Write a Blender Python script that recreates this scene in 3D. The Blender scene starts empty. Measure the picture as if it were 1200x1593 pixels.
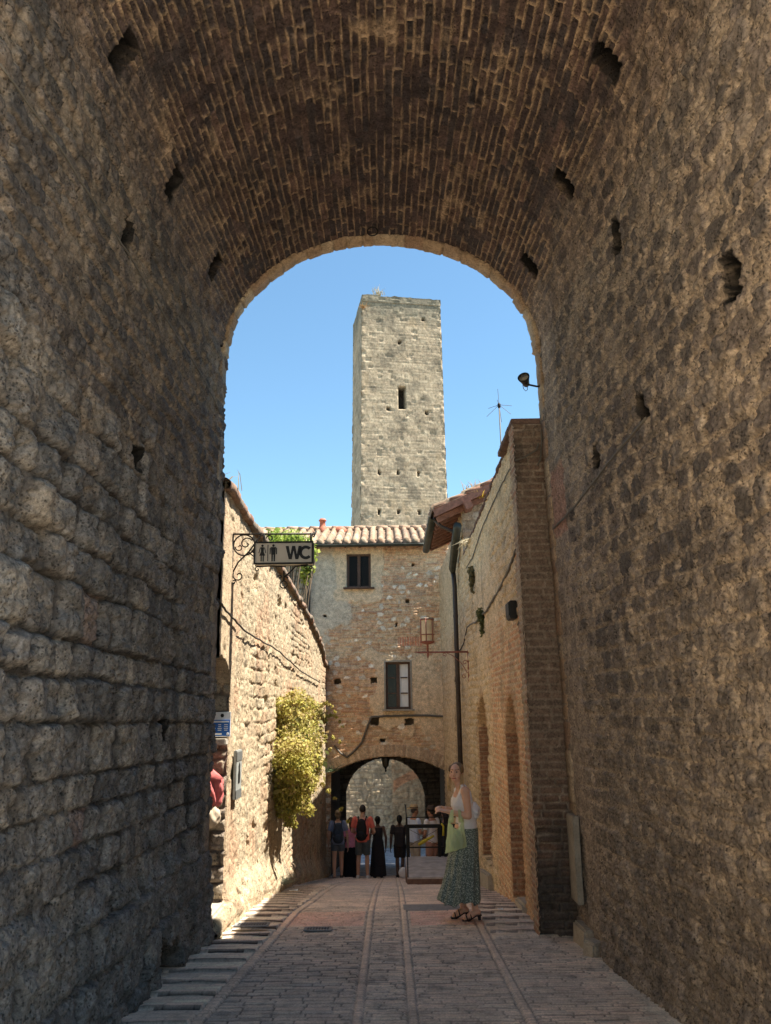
import bpy, math, random
import numpy as np
from mathutils import Vector, Matrix, Euler
random.seed(11)
SC = bpy.context.scene
COL = SC.collection
R = math.radians
# ------------------------------------------------------------------ camera model (used to measure the place)
FPX, PCX, PCY, CAMH = 1250.0, 600.0, 796.5, 1.7
_vy = np.array([607 - PCX, 1102 - PCY, FPX])
_vz = np.array([-66.0, -(FPX * FPX + 7 * (-66.0)) / 305.5, FPX])
YD = _vy / np.linalg.norm(_vy)
ZD = _vz / np.linalg.norm(_vz); ZD = ZD - YD * (YD @ ZD); ZD /= np.linalg.norm(ZD)
XD = np.cross(YD, ZD)
def ray(x, y):
    d = np.array([x - PCX, y - PCY, FPX]); return np.array([d @ XD, d @ YD, d @ ZD])
def atY(x, y, Y):
    r = ray(x, y); t = Y / r[1]; return Vector((r[0] * t, Y, CAMH + r[2] * t))
def atX(x, y, X):
    r = ray(x, y); t = X / r[0]; return Vector((X, r[1] * t, CAMH + r[2] * t))
GY = [-40, 0, 10.3, 11.3, 12.2, 13.2, 15, 24, 35, 45, 400]
GZ = [1.4, 0, -.615, -.735, -.86, -.99, -1.27, -2.83, -4.05, -4.5, -4.5]
def gz(Y): return np.interp(Y, GY, GZ)
def atG(x, y):
    r = ray(x, y); a, b = 1.0, 60.0
    for _ in range(50):
        m = (a + b) / 2
        if CAMH + r[2] / r[1] * m > gz(m): a = m
        else: b = m
    return atY(x, y, a)
# ------------------------------------------------------------------ numpy noise and masonry
def hsh(ix, iy, seed):
    ix = np.asarray(ix).astype(np.int64); iy = np.asarray(iy).astype(np.int64)
    n = (ix * 374761393 + iy * 668265263 + seed * 982451653) & 0xFFFFFFFF
    n = ((n ^ (n >> 13)) * 1274126177) & 0xFFFFFFFF
    n = ((n ^ (n >> 16)) * 1597334677) & 0xFFFFFFFF
    return ((n ^ (n >> 15)) & 0xFFFFFF) / float(0x1000000)
def vn(u, v, seed=0):
    iu = np.floor(u); iv = np.floor(v); fu = u - iu; fv = v - iv
    fu = fu * fu * (3 - 2 * fu); fv = fv * fv * (3 - 2 * fv)
    a = hsh(iu, iv, seed); b = hsh(iu + 1, iv, seed); c = hsh(iu, iv + 1, seed); d = hsh(iu + 1, iv + 1, seed)
    return (a * (1 - fu) + b * fu) * (1 - fv) + (c * (1 - fu) + d * fu) * fv
def fbm(u, v, seed=0, o=4, g=.5):
    s = 0; a = 1; t = 0
    for k in range(o):
        s = s + a * vn(u * 2 ** k + 17.3 * k, v * 2 ** k - 9.1 * k, seed + k); t += a; a *= g
    return s / t
def sst(a, b, x):
    t = np.clip((x - a) / (b - a), 0, 1); return t * t * (3 - 2 * t)
def coursed(u, v, seed, hs, ws, j=.008, r=.03, warp=.02, wf=1.6, dus=1.):
    """rows of stones: returns d (metres inside the stone edge), three random numbers per stone"""
    rng = np.random.RandomState(seed)
    uu = u + warp * 2 * (fbm(u * wf, v * wf, seed + 1, 3) - .5); vv = v + warp * 2 * (fbm(u * wf, v * wf, seed + 5, 3) - .5)
    e = [vv.min() - .5]
    while e[-1] < vv.max() + .5: e.append(e[-1] + rng.uniform(*hs))
    e = np.array(e); row = np.clip(np.searchsorted(e, vv) - 1, 0, len(e) - 2)
    dv = np.minimum(vv - e[row], e[row + 1] - vv)
    du = np.zeros_like(uu); idn = np.zeros(uu.shape, np.int64)
    lo, hi = uu.min() - 1, uu.max() + 1
    rf = row.ravel(); uf = uu.ravel(); order = np.argsort(rf, kind='stable'); rs = rf[order]
    duf = du.ravel(); idf = idn.ravel()
    for k in np.unique(rs):
        a, b = np.searchsorted(rs, k), np.searchsorted(rs, k, 'right'); sel = order[a:b]
        n = int((hi - lo) / ws[0]) + 3
        x = lo - rng.uniform(0, ws[1]) + np.concatenate([[0], np.cumsum(rng.uniform(ws[0], ws[1], n))])
        us = uf[sel]; i = np.clip(np.searchsorted(x, us) - 1, 0, n - 1)
        duf[sel] = np.minimum(us - x[i], x[i + 1] - us); idf[sel] = i
    du = duf.reshape(uu.shape) * dus; idn = idf.reshape(uu.shape)
    q = np.hypot(np.maximum(r - (du - j), 0), np.maximum(r - (dv - j), 0))
    d = np.minimum(np.minimum(du, dv) - j, r - q)
    coursed.row = hsh(row, row * 0, seed + 14)
    return d, hsh(idn, row, seed + 11), hsh(idn, row, seed + 12), hsh(idn, row, seed + 13)
def voro(u, v, seed, cw, ch, jit=.8, warp=.02):
    uu = u + warp * 2 * (fbm(u * 4, v * 4, seed + 21, 3) - .5); vv = v + warp * 2 * (fbm(u * 4, v * 4, seed + 25, 3) - .5)
    x = uu / cw; y = vv / ch; iy = np.floor(y)
    F1 = np.full(x.shape, 9.); F2 = F1.copy(); a = np.zeros(x.shape); b = np.zeros(x.shape)
    for dy in (-1, 0, 1):
        ry = iy + dy; off = .5 * (ry % 2); ix = np.floor(x - off)
        for dx in (-1, 0, 1):
            cx = ix + dx
            px = cx + off + .5 + jit * (hsh(cx, ry, seed) - .5); py = ry + .5 + jit * (hsh(cx, ry, seed + 1) - .5)
            D = np.hypot(x - px, y - py); n1 = D < F1
            F2 = np.where(n1, F1, np.minimum(F2, D))
            a = np.where(n1, cx, a); b = np.where(n1, ry, b); F1 = np.where(n1, D, F1)
    d = (F2 - F1) * .5 * min(cw, ch)
    return d, hsh(a, b, seed + 31), hsh(a, b, seed + 32), hsh(a, b, seed + 33)
def dome(d, w):
    b = np.clip(d / w, 0, 1); return np.sqrt(np.maximum(1 - (1 - b) ** 2, 0))
def pal(r, cols):
    c = np.array(cols); t = r * (len(cols) - 1e-6); i = t.astype(int); f = (t - i)[..., None]
    k = np.minimum(i + 1, len(cols) - 1); return c[i] * (1 - f * .5) + c[k] * f * .5
def mix(a, b, t):
    t = np.asarray(t)[..., None]; return np.asarray(a) * (1 - t) + np.asarray(b) * t
# ------------------------------------------------------------------ objects
def tag(o, label=None, cat=None, group=None, kind=None):
    if label: o['label'] = label
    if cat: o['category'] = cat
    if group: o['group'] = group
    if kind: o['kind'] = kind
    return o
def empty(name, loc=(0, 0, 0), rz=0, label=None, cat=None, group=None):
    o = bpy.data.objects.new(name, None); COL.objects.link(o); o.location = loc; o.rotation_euler = (0, 0, rz)
    o.empty_display_size = .1
    return tag(o, label, cat, group)
def link(name, me, mat=None, parent=None):
    o = bpy.data.objects.new(name, me); COL.objects.link(o)
    if mat: me.materials.append(mat)
    if parent: o.parent = parent
    return o
def grid_obj(name, P, col, mat, parent=None, mask=None, smooth=True):
    nu, nv = P.shape[:2]
    idx = np.arange(nu * nv).reshape(nu, nv)
    q = np.stack([idx[:-1, :-1], idx[1:, :-1], idx[1:, 1:], idx[:-1, 1:]], -1).reshape(-1, 4)
    co = P.reshape(-1, 3); cc = np.asarray(col).reshape(-1, 3)
    if mask is not None:
        q = q[mask.reshape(-1)]; used = np.unique(q); rm = np.zeros(nu * nv, int); rm[used] = np.arange(len(used))
        q = rm[q]; co = co[used]; cc = cc[used]
    me = bpy.data.meshes.new(name)
    me.vertices.add(len(co)); me.vertices.foreach_set('co', co.astype(np.float32).ravel())
    me.loops.add(q.size); me.loops.foreach_set('vertex_index', q.astype(np.int32).ravel())
    me.polygons.add(len(q)); me.polygons.foreach_set('loop_start', (np.arange(len(q)) * 4).astype(np.int32))
    me.polygons.foreach_set('use_smooth', np.full(len(q), smooth))
    me.update(calc_edges=True)
    a = me.color_attributes.new('Col', 'FLOAT_COLOR', 'POINT')
    a.data.foreach_set('color', np.concatenate([np.clip(cc, 0, 1), np.ones((len(cc), 1))], 1).astype(np.float32).ravel())
    return link(name, me, mat, parent)
class MB:
    def __init__(s): s.v = []; s.f = []; s.c = None
    def add(s, vs, fs):
        n = len(s.v); s.v += [tuple(p) for p in vs]; s.f += [tuple(i + n for i in f) for f in fs]; return s
    def box(s, c, d, rot=None):
        h = [x / 2 for x in d]
        vs = [Vector((sx * h[0], sy * h[1], sz * h[2])) for sx in (-1, 1) for sy in (-1, 1) for sz in (-1, 1)]
        if rot is not None:
            m = rot if isinstance(rot, Matrix) else Euler(rot).to_matrix(); vs = [m @ p for p in vs]
        c = Vector(c)
        return s.add([p + c for p in vs], [(0, 1, 3, 2), (4, 6, 7, 5), (0, 4, 5, 1), (2, 3, 7, 6), (0, 2, 6, 4), (1, 5, 7, 3)])
    def tube(s, pts, r, n=8, closed=False, caps=True):
        pts = [Vector(p) for p in pts]; m = len(pts)
        rr = r if isinstance(r, (list, tuple)) else [r] * m
        vs = []; up = None
        for i, p in enumerate(pts):
            t = (pts[(i + 1) % m] - pts[i - 1]) if closed else (pts[min(i + 1, m - 1)] - pts[max(i - 1, 0)])
            t.normalize()
            if up is None:
                a = Vector((0, 0, 1)) if abs(t.z) < .9 else Vector((1, 0, 0)); up = (a - t * a.dot(t)).normalized()
            else:
                up = (up - t * up.dot(t)).normalized()
            b = t.cross(up)
            for k in range(n):
                an = 2 * math.pi * k / n; vs.append(p + (up * math.cos(an) + b * math.sin(an)) * rr[i])
        fs = []
        for i in range(m if closed else m - 1):
            j = (i + 1) % m
            for k in range(n):
                l = (k + 1) % n; fs.append((i * n + k, i * n + l, j * n + l, j * n + k))
        if caps and not closed: fs += [tuple(range(n))[::-1], tuple((m - 1) * n + k for k in range(n))]
        return s.add(vs, fs)
    def loft(s, rings, caps=True):
        n = len(rings[0]); vs = [p for r in rings for p in r]; fs = []
        for i in range(len(rings) - 1):
            for k in range(n):
                l = (k + 1) % n; fs.append((i * n + k, i * n + l, (i + 1) * n + l, (i + 1) * n + k))
        if caps: fs += [tuple(range(n))[::-1], tuple((len(rings) - 1) * n + k for k in range(n))]
        return s.add(vs, fs)
    def lathe(s, c, prof, n=20, caps=True):
        c = Vector(c)
        return s.loft([[c + Vector((r * math.cos(2 * math.pi * k / n), r * math.sin(2 * math.pi * k / n), z)) for k in range(n)] for r, z in prof], caps)
    def prism(s, poly, org, ax, ay, depth):
        """polygon in the plane (ax, ay) at org, extruded along depth"""
        org, ax, ay, dp = Vector(org), Vector(ax), Vector(ay), Vector(depth); n = len(poly)
        a = [org + ax * x + ay * y for x, y in poly]
        vs = a + [p + dp for p in a]
        fs = [tuple(range(n))[::-1], tuple(range(n, 2 * n))] + [(i, (i + 1) % n, n + (i + 1) % n, n + i) for i in range(n)]
        return s.add(vs, fs)
    def ell(s, c, r, rot=None, n=16, m=10):
        c = Vector(c); mt = Euler(rot).to_matrix() if rot else None; vs = []
        for i in range(m + 1):
            a = -math.pi / 2 + math.pi * i / m
            for k in range(n):
                b = 2 * math.pi * k / n
                p = Vector((r[0] * math.cos(a) * math.cos(b), r[1] * math.cos(a) * math.sin(b), r[2] * math.sin(a)))
                vs.append(c + (mt @ p if mt else p))
        fs = [(i * n + k, i * n + (k + 1) % n, (i + 1) * n + (k + 1) % n, (i + 1) * n + k) for i in range(m) for k in range(n)]
        return s.add(vs, fs)
    def cone(s, p0, p1, r0, r1, rnd=True, n=14, flat=1.0, side=None):
        """tapered limb; flat squashes the section along the axis `side`"""
        p0, p1 = Vector(p0), Vector(p1); t = (p1 - p0); L = t.length; t.normalize()
        a = Vector(side) if side else (Vector((0, 1, 0)) if abs(t.y) < .9 else Vector((1, 0, 0)))
        u = (a - t * a.dot(t)).normalized(); b = t.cross(u)
        def ring(p, r): return [p + (u * math.cos(2 * math.pi * k / n) * flat + b * math.sin(2 * math.pi * k / n)) * r for k in range(n)]
        rings = []
        if rnd: rings += [ring(p0 - t * r0 * math.sin(q), r0 * math.cos(q)) for q in (1.5, 1.1, .6)]
        rings += [ring(p0 + (p1 - p0) * q, r0 + (r1 - r0) * q) for q in (0, .5, 1)]
        if rnd: rings += [ring(p1 + t * r1 * math.sin(q), r1 * math.cos(q)) for q in (.6, 1.1, 1.5)]
        return s.loft(rings)
    def build(s, name, mat=None, parent=None, smooth=False, bevel=0, col=None):
        me = bpy.data.meshes.new(name); me.from_pydata(s.v, [], s.f); me.update()
        import bmesh
        bm = bmesh.new(); bm.from_mesh(me); bmesh.ops.recalc_face_normals(bm, faces=bm.faces)
        if bevel: bmesh.ops.bevel(bm, geom=list(bm.edges), offset=bevel, segments=2, affect='EDGES', clamp_overlap=True)
        bm.to_mesh(me); bm.free()
        if smooth: me.polygons.foreach_set('use_smooth', [True] * len(me.polygons))
        if col is not None:
            a = me.color_attributes.new('Col', 'FLOAT_COLOR', 'POINT'); c = np.asarray(col, np.float32)
            a.data.foreach_set('color', np.concatenate([c, np.ones((len(c), 1), np.float32)], 1).ravel())
        return link(name, me, mat, parent)
    def remesh(s, name, mat, parent, vox=.01, it=4):
        o = s.build(name, None, None)
        m = o.modifiers.new('r', 'REMESH'); m.mode = 'VOXEL'; m.voxel_size = vox; m.use_smooth_shade = True
        if it:
            k = o.modifiers.new('s', 'SMOOTH'); k.factor = .5; k.iterations = it
        dg = bpy.context.evaluated_depsgraph_get(); me = bpy.data.meshes.new_from_object(o.evaluated_get(dg))
        old = o.data; o.modifiers.clear(); o.data = me; bpy.data.meshes.remove(old); me.name = name
        me.polygons.foreach_set('use_smooth', [True] * len(me.polygons))
        if mat: me.materials.append(mat)
        if parent: o.parent = parent
        return o
# ------------------------------------------------------------------ materials
def _mat(name):
    m = bpy.data.materials.new(name); m.use_nodes = True; nt = m.node_tree; b = nt.nodes['Principled BSDF']
    b.inputs['Specular IOR Level'].default_value = .25
    return m, nt, b
def _noise(nt, co, scale, detail=6, rough=.6):
    n = nt.nodes.new('ShaderNodeTexNoise'); n.inputs['Scale'].default_value = scale
    n.inputs['Detail'].default_value = detail; n.inputs['Roughness'].default_value = rough
    nt.links.new(co, n.inputs['Vector']); return n.outputs['Fac']
def _ramp(nt, f, a, b, lo, hi):
    n = nt.nodes.new('ShaderNodeMapRange'); n.inputs['From Min'].default_value = a; n.inputs['From Max'].default_value = b
    n.inputs['To Min'].default_value = lo; n.inputs['To Max'].default_value = hi; nt.links.new(f, n.inputs['Value']); return n.outputs['Result']
def _mul(nt, c, f):
    n = nt.nodes.new('ShaderNodeMix'); n.data_type = 'RGBA'; n.blend_type = 'MULTIPLY'; n.inputs[0].default_value = 1
    nt.links.new(c, n.inputs[6]); nt.links.new(f, n.inputs[7]); return n.outputs[2]
def _math(nt, op, a, b):
    n = nt.nodes.new('ShaderNodeMath'); n.operation = op
    for i, x in enumerate((a, b)):
        if isinstance(x, (int, float)): n.inputs[i].default_value = x
        else: nt.links.new(x, n.inputs[i])
    return n.outputs[0]
def stone_mat(name, s1=9., s2=55., c1=.5, c2=.6, bump=.5, dist=.02, rough=.92, color=None, spots=0, sat=.0):
    """masonry: colour of each stone from the mesh attribute Col, grain, pits and stains from noise"""
    m, nt, b = _mat(name); b.inputs['Roughness'].default_value = rough
    tc = nt.nodes.new('ShaderNodeTexCoord').outputs['Object']
    n1 = _noise(nt, tc, s1, 8, .7); n2 = _noise(nt, tc, s2, 6, .8)
    if color is None:
        at = nt.nodes.new('ShaderNodeAttribute'); at.attribute_name = 'Col'; c = at.outputs['Color']
    else:
        rg = nt.nodes.new('ShaderNodeRGB'); rg.outputs[0].default_value = (*color, 1); c = rg.outputs[0]
    f = _math(nt, 'MULTIPLY', _ramp(nt, n1, .3, .7, 1 - c1, 1 + c1), _ramp(nt, n2, .3, .7, 1 - c2, 1 + c2))
    if spots:
        v1 = nt.nodes.new('ShaderNodeTexVoronoi'); v1.inputs['Scale'].default_value = 42; nt.links.new(tc, v1.inputs['Vector'])
        vo = _math(nt, 'ADD', v1.outputs['Distance'], _ramp(nt, _noise(nt, tc, 11., 4, .6), .35, .65, .22, -.12))
        f = _math(nt, 'MULTIPLY', f, _ramp(nt, vo, .16, .36, 1 - spots, 1))
    c = _mul(nt, c, f); nt.links.new(c, b.inputs['Base Color'])
    h = _math(nt, 'ADD', n1, _math(nt, 'MULTIPLY', n2, .45))
    if spots: h = _math(nt, 'ADD', h, _ramp(nt, vo, .14, .38, -.45, 0))
    bp = nt.nodes.new('ShaderNodeBump'); bp.inputs['Strength'].default_value = bump; bp.inputs['Distance'].default_value = dist
    nt.links.new(h, bp.inputs['Height']); nt.links.new(bp.outputs[0], b.inputs['Normal'])
    return m
def plain(name, color, rough=.6, metal=0, nz=.15, scale=30, bump=0, spec=.3, trans=0, alpha=1, attr=False):
    m, nt, b = _mat(name); b.inputs['Roughness'].default_value = rough; b.inputs['Metallic'].default_value = metal
    b.inputs['Specular IOR Level'].default_value = spec
    tc = nt.nodes.new('ShaderNodeTexCoord').outputs['Object']; n1 = _noise(nt, tc, scale, 5, .6)
    if attr:
        at = nt.nodes.new('ShaderNodeAttribute'); at.attribute_name = 'Col'; c = at.outputs['Color']
    else:
        rg = nt.nodes.new('ShaderNodeRGB'); rg.outputs[0].default_value = (*color, 1); c = rg.outputs[0]
    nt.links.new(_mul(nt, c, _ramp(nt, n1, .3, .7, 1 - nz, 1 + nz)), b.inputs['Base Color'])
    if bump:
        bp = nt.nodes.new('ShaderNodeBump'); bp.inputs['Strength'].default_value = bump; bp.inputs['Distance'].default_value = .01
        nt.links.new(n1, bp.inputs['Height']); nt.links.new(bp.outputs[0], b.inputs['Normal'])
    if trans:
        b.inputs['Transmission Weight'].default_value = trans
    b.inputs['Alpha'].default_value = alpha
    return m
def leaf_mat(name):
    m, nt, b = _mat(name); b.inputs['Roughness'].default_value = .55
    at = nt.nodes.new('ShaderNodeAttribute'); at.attribute_name = 'Col'
    nt.links.new(at.outputs['Color'], b.inputs['Base Color'])
    t = nt.nodes.new('ShaderNodeBsdfTranslucent'); nt.links.new(at.outputs['Color'], t.inputs['Color'])
    mx = nt.nodes.new('ShaderNodeMixShader'); mx.inputs[0].default_value = .4
    nt.links.new(b.outputs[0], mx.inputs[1]); nt.links.new(t.outputs[0], mx.inputs[2])
    nt.links.new(mx.outputs[0], nt.nodes['Material Output'].inputs['Surface'])
    return m
M = dict(
    gate=stone_mat('gate_masonry', 7, 38, .4, .7, .6, .02, spots=.6),
    vault=stone_mat('vault_brick', 8, 40, .5, .7, .8, .02, spots=.5),
    lime=stone_mat('sunlit_limestone', 8, 36, .3, .5, .8, .025, spots=.5),
    brick=stone_mat('old_brickwork', 8, 40, .35, .5, .7, .015, spots=.3),
    tower=stone_mat('tower_limestone', 1.3, 7, .3, .45, .5, .04, spots=0),
    road=stone_mat('paving_brick', 3.5, 60, .28, .4, .5, .008, rough=.8),
    tile=stone_mat('clay_tiles', 5, 30, .35, .4, .4, .01),
    earth=stone_mat('ground_earth', 1, 8, .3, .3, .3, .02, color=(.16, .13, .1)),
    plaster=stone_mat('old_plaster', 4, 30, .25, .3, .4, .01, color=(.3, .25, .18)),
    slab=stone_mat('pale_stone', 9, 60, .2, .3, .4, .01, color=(.36, .32, .26)),
    marble=stone_mat('grey_marble', 5, 40, .2, .2, .2, .005, color=(.3, .27, .22)),
    slate=stone_mat('grey_slab', 4, 40, .2, .25, .3, .005, color=(.24, .235, .235)),
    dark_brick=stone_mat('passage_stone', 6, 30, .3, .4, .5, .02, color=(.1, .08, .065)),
    iron=plain('black_iron', (.018, .017, .016), .55, .3, .3),
    rust=plain('red_painted_iron', (.28, .105, .08), .6, 0, .25, 40),
    gutter=plain('green_grey_metal', (.055, .06, .05), .5, .4, .3, 8),
    pipe=plain('brown_pipe', (.06, .045, .038), .5, .2, .3, 8),
    cable=plain('grey_cable', (.13, .115, .095), .7),
    dcable=plain('black_cable', (.03, .027, .025), .7),
    wood=plain('brown_wood', (.11, .065, .045), .6, 0, .3, 14, .3),
    pinewood=plain('pale_door_frame', (.36, .27, .17), .6, 0, .2, 12),
    rafter=plain('reddish_timber', (.22, .115, .085), .75, 0, .35, 12, .4),
    glass=plain('dark_window_pane', (.012, .013, .014), .2, 0, .1, 4, 0, .2),
    curtain=plain('white_curtain', (.85, .83, .78), .8, 0, .08, 9),
    sign=plain('sign_white', (.50, .46, .41), .45, 0, .06, 6),
    black=plain('sign_black', (.012, .012, .012), .5),
    blue=plain('sign_blue', (.03, .13, .42), .4, 0, .05),
    white=plain('white_enamel', (.75, .75, .74), .5, 0, .05),
    terra=plain('terracotta', (.42, .14, .08), .7, 0, .2, 20, .2),
    pink=plain('pink_cloth', (.52, .14, .13), .9, 0, .15, 25, .3),
    beige=plain('beige_cloth', (.5, .4, .29), .9, 0, .15, 25, .3),
    stem=plain('stem_bark', (.11, .08, .05), .9, 0, .3, 40, .3),
    leaf=leaf_mat('leaves'),
    lampglass=plain('cream_lamp_glass', (.62, .5, .33), .35, 0, .12, 9),
    deck=plain('deck_boards', (.46, .42, .40), .5, 0, .3, 6, .2),
    decke=plain('deck_edge', (.18, .11, .08), .7, 0, .3, 14),
)
# ================================================================== GATEWAY (the vaulted passage ahead of the camera)
GB = 2.3                        # near face, set just ahead of the camera to let light in
GF = 8.70                       # far face of the gate
ZS, VB = 5.70, 1.49             # springing height and rise of the vault
gate = empty('stone_gateway', (0, 0, 0), 0, 'long dark vaulted stone gateway framing the street, brick barrel ceiling and rough stone sides', 'gateway')
def aL(Y): return np.interp(Y, [-6, 5.6, 8.7], [1.97, 1.96, 1.87])
def aR(Y): return np.interp(Y, [-6, 5.6, 8.7], [1.95, 1.93, 1.77])
_t = np.linspace(0, math.pi, 2001)
_cl = np.concatenate([[0], np.cumsum(np.hypot(np.diff(np.cos(_t)) * 1.9, np.diff(np.sin(_t)) * VB))])
VL = _cl[-1]                    # length of the vault's curve
WL = ZS + 1.1                   # length of a side wall's profile (bottom at z=-1.1)
def profile(S, Y):
    """S = arc length round the section, Y = along the passage -> point and inward normal"""
    l, r = aL(Y), aR(Y); xc = (r - l) / 2; a = (r + l) / 2
    t = np.interp(S - WL, _cl, _t)
    X = xc - a * np.cos(t); Z = ZS + VB * np.sin(t)
    nx = np.cos(t) / 1.9; nz = -np.sin(t) / VB; n = np.hypot(nx, nz); nx, nz = nx / n, nz / n
    low = S < WL; hi = S > WL + VL
    zl = S - 1.1; zr = ZS - (S - WL - VL)
    X = np.where(low, -l - .0 * (ZS - zl), np.where(hi, r + .014 * (ZS - zr), X))
    Z = np.where(low, zl, np.where(hi, zr, Z))
    nx = np.where(low, 1., np.where(hi, -1., nx)); nz = np.where(low | hi, 0., nz)
    return X, Z, nx, nz
def gate_surface(Sv, Yv):
    Y, S = np.meshgrid(Yv, Sv, indexing='ij')
    X, Z, nx, nz = profile(S, Y)
    up = S < WL + VL / 2
    g = gz(Y)
    rough = fbm(Y * 9, S * 9, 3, 5, .6) - .5; rough2 = fbm(Y * 30, S * 30, 8, 3, .6) - .5
    big = fbm(Y * .7, S * .7, 41, 4)
    pits = sst(.56, .72, fbm(Y * 24, S * 24, 14, 3, .6))
    # ---- left wall: coursed worn blocks below, small coursed rubble in mortar above
    d, r1, r2, r3 = coursed(Y, S + .015 * Y, 5, (.19, .36), (.2, .5), .005, .045, .03, 1.3, .42); rw = coursed.row
    er = sst(.45, .72, fbm(Y * .9, S * 1.1, 77, 4))            # worn patches where joints are lost
    rb = sst(1.3, 2.0, Z + (fbm(Y, S, 24, 3) - .5) * .8) * sst(6.6, 5.2, Y)   # big rounded blocks near eye level
    dn = d + (fbm(Y * 13, S * 13, 34, 3) - .5) * .022
    hA = dome(dn - .02 * sst(.55, .7, fbm(Y * 7, S * 7, 36, 3)), .018 + .045 * rb) * (.03 + .036 * rb) * (1 - .75 * er) + ((r1 - .5) * .06 + (rw - .5) * .02) * (1 - .5 * er)
    hA = hA + rough * .06 + rough2 * .03 - pits * .016 + (fbm(Y * 4, S * 4, 35, 3) - .5) * .05
    cA = pal(r2, [(.115, .108, .102), (.19, .172, .155), (.15, .138, .126), (.235, .21, .18), (.165, .15, .138), (.26, .225, .185), (.13, .122, .115)])
    cA = mix(cA, (.045, .038, .034), (1 - sst(-.004, .012, dn)) * .85 * (1 - .8 * er))
    cA = mix(cA, (.24, .19, .14), er * .35 + sst(.55, .8, fbm(Y * 2.3, S * 2.3, 19, 4)) * .35)
    cA = mix(cA, (.06, .054, .05), sst(.5, .74, fbm(Y * 5.5, S * 5.5, 219, 5, .6)) * .6)
    cA = mix(cA, (.26, .15, .115), (r3 > .985) * .35)
    dB, q1, q2, q3 = coursed(Y, S, 9, (.10, .19), (.13, .34), .006, .05, .035, 1.6)
    dB = dB + (fbm(Y * 12, S * 12, 44, 4) - .5) * .04
    stB = sst(.004, .02, dB) * (q1 > .22)
    hB = stB * .014 * q3 + dome(dB, .03) * .02 * (q1 > .22) + rough * .05 + rough2 * .022 - pits * .012
    cB = mix((.21, .162, .118), pal(q2, [(.085, .076, .07), (.125, .108, .094), (.18, .14, .108), (.075, .068, .066), (.15, .12, .1)]), stB * .9)
    cB = mix(cB, (.06, .053, .05), sst(.48, .7, fbm(Y * 4, S * 4, 229, 5, .6)) * .6)
    mA = sst(3.9, 3.3, Z + (fbm(Y * 1.6, S * 1.2, 23, 3) - .5) * 1.4)
    hL = hB * (1 - mA) + hA * mA; cL = mix(cB, cA, mA)
    foot = np.clip(1 - (Z - g) / .95, 0, 1)
    ledge = sst(.93, .80, (Z - g) + (fbm(Y * 2.5, 0 * Y, 31, 3) - .5) * .3)
    hL = hL + ledge * .045 + foot * .015 + foot * (fbm(Y * 3, S * 3, 55, 3) - .5) * .10
    cL = mix(cL, (.2, .185, .165), ledge * .4)
    cL = mix(cL, (.26, .25, .235), sst(.55, .75, fbm(Y * 4, S * 4, 91, 4)) * .30 * sst(2.2, .6, Z))
    # ---- right wall: small dark rubble in rough courses, set in broad tan mortar
    d2, p1, p2, p3 = coursed(Y, S, 29, (.13, .22), (.14, .36), .016, .06, .04, 1.4, .8)
    d2 = d2 + (fbm(Y * 10, S * 10, 38, 4) - .5) * .032
    d3, o1, o2, o3 = coursed(Y, S, 63, (.045, .075), (.06, .16), .004, .015, .02, 4)
    upz = sst(1.0, 2.8, Z + (big - .5) * 2.2)
    st = sst(.0, .012, d2) * (p1 > .14) * (.6 + .4 * upz)
    st2 = sst(.0, .010, d3 + (fbm(Y * 30, S * 30, 39, 3) - .5) * .02)
    hR = dome(d2, .02) * .017 * (p1 > .14) + (p3 - .5) * .03 * st + rough * .06 + rough2 * .03 + st2 * .010 * (1 - st) - pits * .016
    mort = mix((.40, .30, .20), (.30, .23, .16), sst(.3, .7, big))
    cR = mix(mort, pal(o2, [(.15, .12, .095), (.24, .185, .135), (.12, .10, .085), (.29, .22, .15)]), st2 * .6)
    cR = mix(cR, pal(p2, [(.095, .08, .069), (.15, .12, .096), (.075, .067, .062), (.2, .155, .118), (.12, .096, .08)]), st * .92)
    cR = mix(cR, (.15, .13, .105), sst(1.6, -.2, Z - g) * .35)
    cR = mix(cR, (.065, .054, .046), sst(.5, .72, fbm(Y * 5, S * 5, 97, 5, .62)) * .35)
    cR = mix(cR, (.36, .28, .2), sst(.62, .74, fbm(Y * 1.6, S * 1.6, 197, 4)) * .4)
    footR = np.clip(1 - (Z - g) / .5, 0, 1); hR = hR + footR * (.05 + .10 * (fbm(Y * 3, S * 3, 56, 3) - .4))
    sm = sst(7.75, 8.1, Y + (big - .5) * .5) * .75             # smoother dressed end by the opening
    hR = hR * (1 - .6 * sm); cR = mix(cR, (.31, .235, .165), sm * .6)
    red = sst(7.97, 8.0, Y + rough * .12) * sst(8.5, 8.47, Y) * sst(3.42, 3.47, Z + rough * .05) * sst(4.22, 4.15, Z)
    cR = mix(cR, (.30, .12, .075), red * .5)
    # ---- vault: bricks in lengthwise courses, thick pale mortar standing proud
    sv = S - WL
    dv, b1, b2, b3 = coursed(Y, sv, 13, (.066, .084), (.18, .36), .003, .012, .016, 3.5, 2.2)
    wv = (fbm(Y * 6, sv * 14, 67, 3) - .5) * .03
    smear = sst(.60, .74, fbm(Y * 1.8, sv * 3.1, 71, 5)); smear2 = sst(.45, .7, fbm(Y * 9, sv * 9, 73, 4))
    mo = 1 - sst(-.001, .010, dv + wv * .7 - .006 * smear + .012 * sst(.5, .7, fbm(Y * 2.4, sv * 3, 79, 4)) * .6)
    hV = mo * .024 + (b3 - .5) * .02 + rough * .035 + rough2 * .012
    cV = pal(b2, [(.036, .027, .026), (.065, .043, .036), (.03, .026, .027), (.085, .055, .043), (.045, .036, .034)])
    patch = sst(.25, .6, fbm(Y * .9 + 3, sv * .9, 85, 4)) * (.45 + .55 * sst(8.6, 7.0, Y))
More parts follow.
